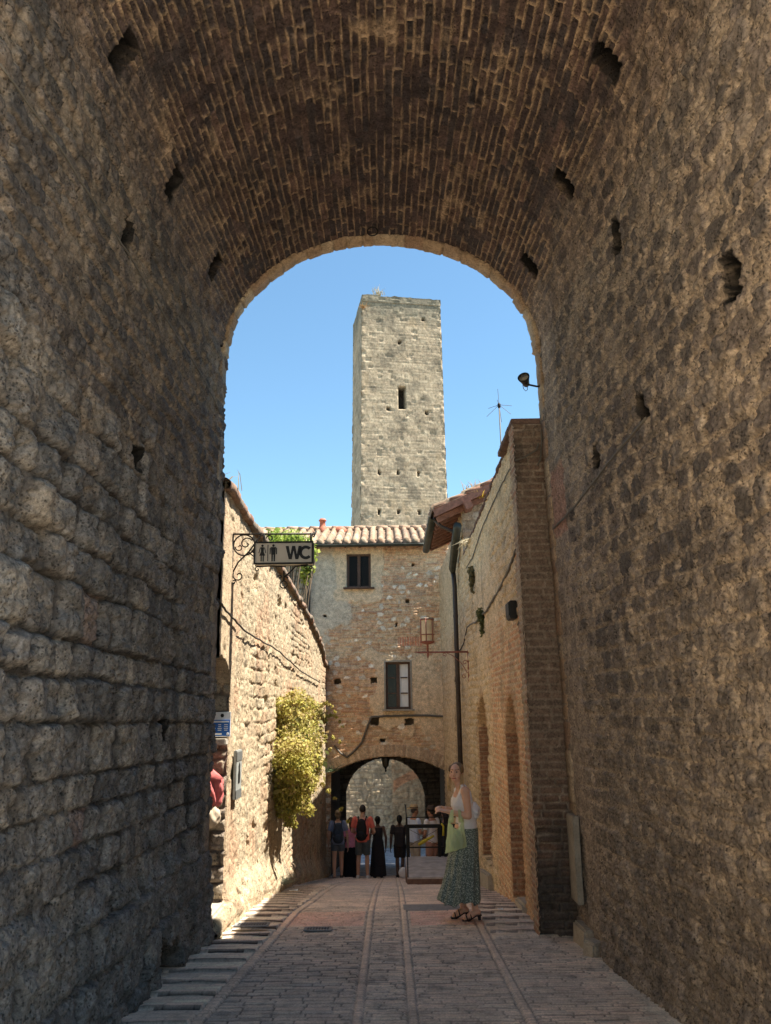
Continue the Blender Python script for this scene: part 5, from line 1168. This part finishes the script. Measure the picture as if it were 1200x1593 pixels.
    if kind in ('shorts', 'trousers'):
        t.ell((0, 0, .93), (hw + .022, .128, .13)); kk = .86 if kind == 'shorts' else 1.
        if kind == 'shorts' and fem: kk = .5
        for s, (fx, fy) in zip((1, -1), legs):
            hp_ = Vector((s * .085, 0, .90)); kn = Vector((s * .046 + fx * .5, fy * .5 + .03, .49)); t.cone(hp_, hp_.lerp(kn, kk), .108, .094 if kind == 'shorts' else .075, False)
            if kind == 'trousers': an = Vector((fx, fy - .02, .07)); t.ell(kn, (.075, .075, .075)); t.cone(kn, an, .075, .062, False)
        t.remesh('shorts' if kind == 'shorts' else 'trousers', bm_, root, vox, 3)
    else:
        rings = []; n = 48; zb_ = {'skirt': .45, 'dress': .06}[kind]
        for i in range(18):
            q = i / 17; z = 1.02 + (zb_ - 1.02) * q; rx = .15 + .03 * min(1, q * 5) + .06 * q; ry = .115 + .025 * min(1, q * 5) + .06 * q
            rings.append([(rx * math.cos(a) * (1 + .07 * q * math.sin(9 * a + 1)), ry * math.sin(a) * (1 + .07 * q * math.sin(9 * a + 1)), z) for a in np.linspace(0, 2 * math.pi, n + 1)[:-1]])
        t.loft(rings).build('skirt', bm_, root, True)
    smt = plain('shoe', shoes, .6)
    for i, (s, (fx, fy)) in enumerate(zip((1, -1), legs)):
        z0 = (lift if i == 0 else 0); t = MB(); t.ell((fx, fy - .03, .045 + z0), (.046, .062, .046)); t.ell((fx + s * .01, fy + .075, .034 + z0), (.047, .09, .034)); t.box((fx + s * .006, fy + .025, .01 + z0), (.086, .25, .02)); t.remesh('shoe', smt, root, .01, 2)
    if hat:
        kind_, hc1 = hat; hh = plain('hat_straw' if kind_ == 'straw' else 'hat_felt', hc1, .85, 0, .2, 60, .3); wv = .17 if kind_ == 'straw' else .14
        t = MB(); c0 = .185; rings = []
        for r_, z_ in ((wv, -.015), (wv, -.008), (.105, .0), (.098, .05), (.09, .09), (.06, .105), (.015, .092)): rings.append([hm @ Vector((r_ * math.cos(a) * .92, -.01 + r_ * 1.08 * math.sin(a), c0 + z_ + (.03 * abs(math.cos(a)) ** 2 if r_ > .12 else 0))) for a in np.linspace(0, 2 * math.pi, 29)[:-1]])
        t.loft(rings); ho_ = t.build('hat', hh, root, True)
        t = MB(); t.loft([[hm @ Vector((.106 * math.cos(a) * .92, -.01 + .106 * 1.08 * math.sin(a), c0 + z_)) for a in np.linspace(0, 2 * math.pi, 29)[:-1]] for z_ in (.006, .034)], False); q = t.build('hat_band', M['wood'], None, True); q.parent = ho_
    if pack:
        pc, plabel = pack; pr = empty('backpack', base, rz, plabel, 'backpack'); pr.scale = (k, k, k); pm = plain('backpack_cloth', pc, .7, 0, .25, 20, .3)
        t = MB(); t.ell((0, -.20, 1.17), (.135, .075, .25)); t.ell((0, -.21, 1.02), (.14, .08, .12)); t.ell((0, -.20, 1.33), (.11, .06, .1)); t.remesh('bag', pm, pr, .012, 4)
        t = MB(); t.ell((0, -.275, 1.05), (.10, .035, .1)); t.build('pocket', pm, pr, True)
        t = MB()
        for s in (-1, 1): t.tube([(s * .085, -.15, 1.36), (s * .105, -.06, 1.465), (s * .115, .06, 1.42), (s * .12, .125, 1.28), (s * .145, .06, 1.08), (s * .12, -.14, 1.0)], .017, 8)
        t.build('straps', pm, pr, True)
    return root
def gnd(x, y): return (x, y, float(gz(y)) - .0)
def at_px(px, Y): p = atY(px, 1300, Y); return (p.x, Y, float(gz(Y)))
down = ((.25, -.02, .98, .25, .07, .75), (-.25, -.02, .98, -.25, .07, .75))
front = ((.25, .02, .97, .12, .26, 1.02), (-.25, .02, .97, -.12, .26, 1.02))
person('woman in grey blue top and dark shorts with a hair bun, beside the left wall', at_px(526, 22.3), .1, 1.66, True, SK, ((.22, .26, .38), True), ('shorts', (.11, .13, .16)), ((.26, .19, .12), 'bun'), (.06, .05, .045),
       ((.25, -.0, .98, .27, .05, .73), (-.25, -.02, .98, -.25, .1, .76)), ((.10, .06), (-.10, -.12)), 0., pack=((.035, .05, .075), 'navy backpack on the woman in the grey blue top'))
person('man in a coral red polo shirt and grey shorts, seen from behind', at_px(564.5, 22.3), -.12, 1.77, False, SK, ((.85, .2, .15), True), ('shorts', (.11, .125, .125)), ((.035, .028, .024), 'short'), (.7, .7, .68),
       ((.29, .0, .97, .24, .22, .96), (-.27, .02, .97, -.17, .24, .98)), ((.12, .0), (-.12, .0)), pack=((.014, .014, .016), 'black backpack on the man in coral red'))
person('person in a pink patterned top and long black skirt, standing between the two backpackers', at_px(546, 23.3), .5, 1.52, True, SK, ((.8, .3, .4), True), ('dress', (.012, .012, .014)), ((.13, .07, .045), 'long'), (.02, .02, .02), front)
person('woman in a long low backed black dress with her hair in a bun', at_px(588, 22.8), .15, 1.52, True, SKD, ((.025, .022, .024), False), ('dress', (.025, .022, .024)), ((.008, .007, .007), 'bun'), (.02, .02, .02), down)
person('slim youth in dark shirt and dark shorts with bare legs', at_px(622, 23.0), -.1, 1.55, False, SKD, ((.035, .028, .028), True), ('shorts', (.025, .022, .024)), ((.008, .007, .007), 'tail'), (.03, .03, .03), ((.27, -.02, .98, .3, .05, .75), (-.25, -.02, .98, -.28, .05, .75)), ((.075, .0), (-.075, .0)))
person('man in a pale blue shirt and brown banded straw hat looking right', at_px(645, 22.6), -1.0, 1.74, False, SKT, ((.62, .70, .85), True), ('trousers', (.48, .42, .34)), ((.12, .1, .09), 'short'), (.3, .25, .2), front, hat=('straw', (.55, .40, .22)), headturn=-.2)
person('person in a white shirt and dark brown felt hat, pinkish shorts', at_px(672, 22.5), .75, 1.70, False, SKT, ((.85, .84, .86), True), ('shorts', (.46, .27, .22)), ((.03, .025, .02), 'short'), (.3, .25, .2), ((.25, .0, .97, .1, .27, .86), (-.25, .0, .97, -.08, .27, .82)), hat=('felt', (.075, .055, .045)), headturn=.2)
person('half hidden bystander in a dark top beyond the deck railing', at_px(693, 22.9), .4, 1.66, True, SKT, ((.05, .045, .05), True), ('trousers', (.03, .03, .035)), ((.03, .02, .02), 'long'), (.05, .05, .05), front)
q = at_px(674, 22.2)
tag(MB().tube([(q[0] - .38, 22.15, q[2] + .80), (q[0] - .28, 22.12, q[2] + .86), (q[0] - .12, 22.14, q[2] + .94), (q[0] + .02, 22.2, q[2] + 1.0)], [.035, .045, .035, .025], 8).build('rolled_scarf', plain('yellow_cloth', (.62, .52, .06), .8, 0, .2), None, True), 'rolled yellow cloth held by the person in the dark felt hat', 'cloth')
q = at_px(626.5, 21.3)
tag(cloth_blob('w', (q[0], q[1], q[2] + .13), (.11, .09, .13), 0, '', '', 2, .05).build('paper_bag', M['white'], None, True), 'small round white bag on the ground left of the wooden deck', 'bag')
# ------------------------------------------------------------------ wooden deck with a metal railing
D0, D1, DX0, DX1, DZ = 15.5, 17.6, .27, 1.50, -1.24
dk = empty('timber_deck', (DX0, D0, DZ - .12), 0, 'grey boarded wooden deck with dark railing levelled over the slope', 'deck')
nb = 6
for k in range(nb): MB().box(((DX1 - DX0) / 2, (D1 - D0) * (k + .5) / nb, .105), (DX1 - DX0, (D1 - D0) / nb - .012, .03)).build('board', M['deck'], dk, bevel=.004)
mb = MB(); mb.box(((DX1 - DX0) / 2, .02, .04), (DX1 - DX0, .04, .10)); mb.box((.02, (D1 - D0) / 2 + .02, .0), (.04, D1 - D0 - .05, .14)); mb.box(((DX1 - DX0) / 2, D1 - D0 - .02, -.2), (DX1 - DX0, .04, .55)); mb.box((.021, (D1 - D0) * .8, -.2), (.038, 1.2, .5)); mb.build('frame', M['decke'], dk, bevel=.004)
L = D1 - D0; Wd = DX1 - DX0
for x, y, w_ in ((.07, L - .06, .05), (.70, L - .06, .06), (.82, L - .06, .06), (1.14, L - .06, .05), (.01, .01, .022)):
    MB().box((x, y, .12 + (.30 if w_ > .03 else .51)), (w_, w_, .60 if w_ > .03 else 1.02)).build('post', M['iron'], dk, bevel=.004)
MB().box((Wd / 2 + .02, L - .06, .705), (Wd - .05, .055, .07)).build('handrail', M['iron'], dk, bevel=.006)
mb = MB(); mb.box((Wd / 2, L - .06, .30), (Wd - .1, .02, .025)); mb.box((Wd / 2, .01, 1.13), (Wd, .016, .016)); mb.box((.01, L / 2, 1.13), (.016, L, .016)); mb.box((.03, L - .06, .62), (.016, .016, 1.02)); mb.tube([(.1, L - .06, .64), (.68, L - .06, .34)], .004, 5); mb.tube([(.68, L - .06, .64), (.1, L - .06, .34)], .004, 5); mb.build('rail', M['iron'], dk)
MB().tube([(.75, L - .09, .76), (.79, L - .1, .7), (.78, L - .1, .52)], .02, 8).build('yellow_strap', plain('yellow_tape', (.7, .55, .05), .6), dk, True)
# ================================================================== THE WOMAN IN THE FOREGROUND
wb = atG(725, 1428); WZ = float(gz(9.72))
wm = empty('person', (.815, 9.72, WZ), R(95), 'blonde woman in white sleeveless top and patterned green midi skirt looking back', 'person')
b = MB(); HT = R(62)
b.ell((0, -.02, .93), (.165, .125, .14)); b.ell((0, -.035, 1.07), (.125, .092, .16)); b.ell((0, .015, 1.235), (.15, .105, .15)); b.ell((0, -.0, 1.345), (.16, .075, .065))
for s in (-1, 1): b.ell((s * .062, .07, 1.205), (.055, .05, .058))
b.cone((0, .005, 1.35), (0, .05, 1.475), .056, .048)
# near arm: bent at the elbow, forearm forward, loose fist
def arm(sh, el, wr, s, curl):
    b.ell(sh, (.052, .055, .056)); b.cone(sh, Vector(sh).lerp(Vector(el), .35), .048, .046); b.cone(Vector(sh).lerp(Vector(el), .35), el, .046, .036); m_ = Vector(el).lerp(Vector(wr), .3); b.cone(el, m_, .036, .039); b.cone(m_, wr, .039, .025)
    d = (Vector(wr) - Vector(el)).normalized(); hand(b, wr, d, (s, 0, -.3), 1., curl, (0, 0, -1))
arm((-.165, -.005, 1.36), (-.20, -.03, 1.10), (-.13, .195, 1.145), -1, .85)
arm((.165, .0, 1.36), (.19, .02, 1.10), (.06, .20, 1.16), 1, .9)
# legs: weight on the near (rear) foot, far foot a step ahead, heels raised by the sandals
def leg(hp_, kn, an, toe, hy):
    b.cone(hp_, kn, .085, .054); m_ = Vector(kn).lerp(Vector(an), .32) + Vector((0, -.016, 0)); b.cone(kn, m_, .054, .053); b.cone(m_, an, .053, .033)
    a = Vector(an); h_ = a + Vector((0, -.03, -.045)); t_ = Vector(toe); b.ell(h_, (.03, .036, .034)); b.ell(a, (.034, .038, .036)); f = (t_ - h_)
    b.cone(h_ + Vector((0, .02, .0)), h_ + f * .62 + Vector((0, 0, .012)), .034, .032, True, 14); b.cone(h_ + f * .5, t_ + Vector((0, 0, .004)), .034, .022, True, 14)
    for k in range(5):
        o = (k - 2) * .0145; L = (.036, .034, .03, .026, .022)[k if an[0] < 0 else k]; q = t_ + Vector((o, -.004 - abs(k - 1) * .004, .0)); b.cone(q, q + Vector((o * .2, L * .7, -.004)), .0098, .0075, True, 8)
leg((-.085, -.02, .90), (-.085, -.025, .50), (-.085, -.085, .135), (-.08, .025, .028), 0)
leg((.085, -.01, .90), (.075, .05, .50), (.06, .02, .13), (.06, .13, .028), 0)
hm = Matrix.Translation((0, .062, 1.445)) @ Euler((R(4), 0, HT)).to_matrix().to_4x4()
hb = MB(); hb.ell((0, .0, .118), (.071, .09, .094), None, 24, 16); hb.ell((0, .032, .055), (.052, .058, .058)); hb.ell((0, .066, .02), (.024, .02, .018)); hb.cone((0, .088, .118), (0, .106, .078), .009, .0145); hb.ell((0, .1, .075), (.017, .012, .009))
hb.ell((0, .082, .146), (.05, .013, .012)); hb.ell((0, .086, .044), (.024, .011, .010))
for s in (-1, 1): hb.ell((s * .073, -.0, .1), (.012, .023, .031)); hb.ell((s * .042, .06, .075), (.025, .025, .026))
b.add([hm @ Vector(v) for v in hb.v], hb.f)
WSK = skin('woman_skin', (.66, .39, .27)); b.remesh('body', WSK, wm, .0062, 4)  # one even skin tone for the foreground woman
ed_ = plain('eye_dark', (.03, .022, .018), .3); bw_ = plain('brow', (.16, .1, .06), .7)
for s in (-1, 1): MB().ell(hm @ Vector((s * .031, .082, .113)), (.0115, .009, .0075), None, 10, 8).build('eye', ed_, wm, True)
for s in (-1, 1): MB().tube([hm @ Vector((s * (.012 + .013 * k), .092 - .004 * k * k, .135 + .003 * k)) for k in range(4)], .0042, 6).build('eyebrow', bw_, wm, True)
t = MB(); t.tube([hm @ Vector((q, .099 - 9 * q * q, .045 + 3 * q * q)) for q in (-.026, -.014, 0, .014, .026)], [.003, .006, .0068, .006, .003], 8); t.build('mouth', plain('lips_rose', (.36, .1, .09), .45), wm, True)
HM = plain('blonde_hair', (.17, .105, .05), .5, 0, .4, 70, .4)
h_ = MB(); h_.ell((0, -.03, .135), (.078, .083, .088), None, 24, 14); h_.ell((0, -.022, .163), (.076, .082, .060), None, 24, 14); h_.ell((0, -.05, .1), (.07, .06, .08)); h_.ell((0, -.10, .075), (.035, .035, .045))
for s in (-1, 1): h_.ell((s * .068, .01, .14), (.022, .05, .05))
hv = MB(); hv.add([hm @ Vector(v) for v in h_.v], h_.f); hv.remesh('hair', HM, wm, .009, 3)
t = MB(); rr_ = random.Random(6)
for k in range(16):
    o = Vector((-.066 + rr_.uniform(-.012, .01), .02 + rr_.uniform(-.03, .03), .09)); e_ = o + Vector((.005 + rr_.uniform(-.02, .02), .03 + rr_.uniform(-.02, .03), -.17 - rr_.uniform(0, .07)))
    t.tube([hm @ o, hm @ (o.lerp(e_, .5) + Vector((-.012, 0, 0))), hm @ e_], [.008, .007, .001], 5)
    o = Vector((.076 + rr_.uniform(-.012, .008), .01 + rr_.uniform(-.03, .03), .12)); e_ = o + Vector((rr_.uniform(-.02, .02), .02, -.16 - rr_.uniform(0, .07)))
    t.tube([hm @ o, hm @ (o.lerp(e_, .5) + Vector((.008, 0, 0))), hm @ e_], [.011, .011, .003], 6)
t.build('loose_strands', plain('blonde_strands', (.5, .34, .17), .5, 0, .3, 70), wm, True)
# white top, loose over the waistband
WT = plain('white_cotton', (.74, .72, .72), .85, 0, .06, 14, .35); t = MB()
t.cone((0, -.035, .96), (0, -.035, 1.08), .165, .145, False, 24, .78); t.cone((0, -.035, 1.07), (0, .015, 1.235), .145, .168, False, 24, .76); t.ell((0, .015, 1.235), (.164, .118, .10)); t.cone((0, .015, 1.235), (0, .01, 1.315), .162, .125, False, 24, .72)
for s in (-1, 1): t.ell((s * .06, .068, 1.205), (.066, .058, .07)); t.cone((s * .1, .07, 1.27), (s * .105, .02, 1.405), .045, .03, True, 10, .5); t.cone((s * .105, .02, 1.405), (s * .1, -.075, 1.27), .03, .045, True, 10, .5)
o = t.remesh('top', WT, wm, .008, 3)
v = np.empty(len(o.data.vertices) * 3); o.data.vertices.foreach_get('co', v); v = v.reshape(-1, 3); f_ = (fbm(v[:, 0] * 14 + v[:, 1] * 10, v[:, 2] * 6, 4, 3) - .5) * .022; v[:, 0] += f_ * np.sign(v[:, 0]); v[:, 1] += f_; o.data.vertices.foreach_set('co', v.ravel()); o.data.update()
# patterned skirt: gathered, blown forward at the hem
def skirt_mat():
    m, nt, b_ = _mat('patterned_skirt'); b_.inputs['Roughness'].default_value = .85; tc = nt.nodes.new('ShaderNodeTexCoord').outputs['Object']
    vo = nt.nodes.new('ShaderNodeTexVoronoi'); vo.inputs['Scale'].default_value = 75; nt.links.new(tc, vo.inputs['Vector']); n1 = _noise(nt, tc, 40, 4, .7)
    f = _math(nt, 'ADD', vo.outputs['Distance'], _math(nt, 'MULTIPLY', n1, .5)); k = _ramp(nt, f, .54, .74, 1, 0)
    mx = nt.nodes.new('ShaderNodeMix'); mx.data_type = 'RGBA'; mx.inputs[6].default_value = (.12, .155, .135, 1); mx.inputs[7].default_value = (.42, .47, .42, 1); nt.links.new(k, mx.inputs[0]); nt.links.new(mx.outputs[2], b_.inputs['Base Color']); return m
zs_ = [1.015, .98, .9, .8, .65, .5, .35, .25, .195]; cy = [-.035, -.033, -.02, -.01, .01, .025, .045, .062, .07]; ry = [.118, .122, .145, .15, .165, .18, .198, .213, .22]; rx = [.15, .155, .175, .182, .19, .2, .21, .22, .225]
rings = []; n = 120
for z in np.linspace(1.015, .195, 44):
    q = (1.015 - z) / .82; a = np.linspace(0, 2 * math.pi, n + 1)[:-1]; c_ = np.interp(z, zs_[::-1], cy[::-1]); r1, r2 = np.interp(z, zs_[::-1], rx[::-1]), np.interp(z, zs_[::-1], ry[::-1])
    fo = 1 + q * .075 * np.sin(11 * a + .8 * np.sin(5 * z) + 1.3 * np.sin(3 * a)) + .02 * np.sin(26 * a + 3 * z) * (.3 + q) + .02 * (fbm(a * 4, a * 0 + z * 6, 5, 3) - .5)
    X_, Y_ = r1 * np.cos(a) * fo, c_ + r2 * np.sin(a) * fo; Y_ = Y_ + .02 * q ** 3 * np.clip(np.sin(a), 0, 1) ** 3
    rings.append([(x_, y_, z + .02 * q * math.sin(4 * t_ + 1) + .012 * q * math.sin(11 * t_)) for x_, y_, t_ in zip(X_, Y_, a)])
sk = MB().loft(rings, False).build('skirt', skirt_mat(), wm, True); sk.modifiers.new('t', 'SOLIDIFY').thickness = .004
# heeled sandals
SM = plain('dark_sandal', (.03, .02, .018), .5)
for s, toe, hy in ((-1, (-.08, .025), -.12), (1, (.06, .13), -.01)):
    t = MB(); x = toe[0]; ty = toe[1]; hz = .062
    pts = [(hy - .035, hz), (hy + .03, hz - .006), (hy + .075, .03), (ty - .03, .009), (ty + .035, .008)]
    rings = []
    for (y_, z_), w_ in zip(pts, (.026, .031, .033, .041, .03)): rings.append([(x - w_, y_, z_ - .008), (x + w_, y_, z_ - .008), (x + w_, y_, z_ + .006), (x - w_, y_, z_ + .006)])
    t.loft(rings); t.cone((x, hy - .01, hz - .005), (x, hy - .012, .003), .022, .016, False, 12)
    o = t.build('sandal', SM, wm, False, .002)
    t = MB()
    for y_, z_, w_, h2 in ((ty - .018, .012, .043, .058), (ty - .062, .03, .04, .075)): t.tube([(x + w_ * math.cos(q), y_ + .01 * math.sin(q), z_ + h2 * .8 * math.sin(q)) for q in np.linspace(0, math.pi, 11)], .0065, 6)
    q = t.build('strap', SM, wm, True); q.parent = o
# pale green plastic carrier bag on the forearm
gm, nt, gb = _mat('green_plastic_film'); gb.inputs['Base Color'].default_value = (.84, .92, .66, 1); gb.inputs['Roughness'].default_value = .35
tr = nt.nodes.new('ShaderNodeBsdfTranslucent'); tr.inputs[0].default_value = (.88, .96, .7, 1); tp = nt.nodes.new('ShaderNodeBsdfTransparent'); tp.inputs[0].default_value = (.8, .95, .65, 1)
m1 = nt.nodes.new('ShaderNodeMixShader'); m1.inputs[0].default_value = .45; m2 = nt.nodes.new('ShaderNodeMixShader'); m2.inputs[0].default_value = .30
nt.links.new(gb.outputs[0], m1.inputs[1]); nt.links.new(tr.outputs[0], m1.inputs[2]); nt.links.new(m1.outputs[0], m2.inputs[1]); nt.links.new(tp.outputs[0], m2.inputs[2]); nt.links.new(m2.outputs[0], nt.nodes['Material Output'].inputs['Surface'])
cb_ = empty('carrier_bag', (.815, 9.72, WZ), R(95), 'translucent pale green plastic carrier bag hanging from the arm of the woman', 'bag')
n = 72; a = np.linspace(0, 2 * math.pi, n + 1)[:-1]; rings = []
for q in np.linspace(0, 1, 30):
    z = 1.02 - .27 * q + 0; w_ = .075 + .045 * q; dpt = .02 + .05 * math.sin(min(1, q * 1.15) * math.pi * .8); c_ = .115 + .01 * q
    if q > .93: dpt *= (1 - q) / .07 * .6 + .4
    fo = .012 * np.sin(9 * a + 4 * q) * (1 - .4 * q) + .010 * (fbm(a * 5, a * 0 + q * 4, 9, 3) - .5) * 2
    rings.append([(-.20 + (dpt + f2) * math.sin(t_), c_ + (w_ + f2) * math.cos(t_) , z + .055 * (1 - q) ** 1.5 * math.cos(t_ * 2) - .03 * q * math.cos(t_)) for t_, f2 in zip(a, fo)])
t = MB(); t.loft(rings, False); t.add(rings[-1], [tuple(range(n))]); t.build('film', gm, cb_, True)
t = MB()
for y_ in (.055, .175):
    t.loft([[(-.20 + sx * .035 * (1 - k * .5) + dx, y_ + (.115 - y_) * k * .35 + dy * (1 - .55 * k), 1.04 + .13 * k) for sx, dx, dy in ((0, -.012, -.03), (0, .012, -.03), (0, .012, .03), (0, -.012, .03))] for k in (0, .35, .7, 1)])
t.build('handles', gm, cb_, True)
t = MB(); t.ell((-.20, .10, .86), (.03, .045, .09)); t.ell((-.195, .14, .83), (.03, .035, .06)); t.build('contents', plain('bag_contents', (.06, .14, .06), .7, 0, .4, 30), cb_, True)
# white soft bag carried behind the far shoulder
sb = empty('shoulder_bag', (.815, 9.72, WZ), R(95), 'soft white cloth bag slung behind the woman in the green skirt', 'bag')
t = cloth_blob('x', (.0, -.125, 1.13), (.12, .068, .10), 0, '', '', 4, .045); t.build('pouch', WT, sb, True)
MB().tube([(-.06, -.10, 1.22), (.02, -.09, 1.34), (.1, -.03, 1.42), (.13, .06, 1.36), (.15, .07, 1.22), (.12, -.06, 1.12)], .014, 8).build('strap', WT, sb, True)
EXPO = 1.85
# ================================================================== CAMERA, SUN AND SKY
cam = bpy.data.cameras.new('camera'); co = bpy.data.objects.new('camera', cam); COL.objects.link(co)
Rw = np.stack([XD, YD, ZD])                      # rows: world axes in camera coordinates (x right, y down, z forward)
right = Rw @ np.array([1., 0, 0]); upv = Rw @ np.array([0, -1., 0]); back = Rw @ np.array([0, 0, -1.])
co.matrix_world = Matrix(((right[0], upv[0], back[0], 0), (right[1], upv[1], back[1], 0), (right[2], upv[2], back[2], CAMH), (0, 0, 0, 1)))
cam.sensor_fit = 'VERTICAL'; cam.sensor_height = 24; cam.lens = 24 * FPX / 1593; cam.clip_end = 2000; cam.clip_start = .05
SC.camera = co
sd = Vector((1.0, -.025, 1.77)).normalized()
el = math.asin(sd.z); az = math.atan2(sd.x, sd.y)
w = bpy.data.worlds.new('World'); SC.world = w; w.use_nodes = True; nt = w.node_tree
sky = nt.nodes.new('ShaderNodeTexSky'); sky.sky_type = 'NISHITA'; sky.sun_disc = False; sky.sun_elevation = el; sky.sun_rotation = az; sky.altitude = 300; sky.air_density = 1.0; sky.dust_density = 0.0; sky.ozone_density = 1.4
bg = nt.nodes['Background']; bg.inputs['Strength'].default_value = .07; tn = nt.nodes.new('ShaderNodeMix'); tn.data_type = 'RGBA'; tn.blend_type = 'MULTIPLY'; tn.inputs[0].default_value = 1; tn.inputs[7].default_value = (.83, 1.01, .97, 1); nt.links.new(sky.outputs[0], tn.inputs[6]); nt.links.new(tn.outputs[2], bg.inputs['Color'])
su = bpy.data.lights.new('sun', 'SUN'); su.energy = 4.3; su.angle = R(.53); su.color = (1, .93, .82); so = bpy.data.objects.new('sun', su); COL.objects.link(so)
so.rotation_euler = (-sd).to_track_quat('-Z', 'Y').to_euler(); so.location = (10, 0, 30)
SC.view_settings.view_transform = 'Standard'; SC.view_settings.look = 'None'; SC.view_settings.gamma = 1; SC.view_settings.exposure = EXPO
SC.cycles.max_bounces = 7; SC.cycles.diffuse_bounces = 5; SC.cycles.transparent_max_bounces = 12; SC.cycles.use_denoising = True
SC.cycles.caustics_reflective = False; SC.cycles.caustics_refractive = False

for o in list(SC.objects):
    if o.parent: continue
    b_ = o.name.split('.')[0]
    g_ = {'wall_cable': 'cables fixed along the walls', 'drain_grate': 'drain grates in the paving', 'paper_scrap': 'paper scraps on the ribbed margins', 'dry_grass': 'dry weeds on walls and roofs', 'wall_weed': 'green weeds growing from the walls', 'backpack': 'backpacks worn by the visitors'}.get(b_)
    if b_ == 'person' and 'blonde' not in o['label']: g_ = 'people gathered by the archway'
    if g_: o['group'] = g_
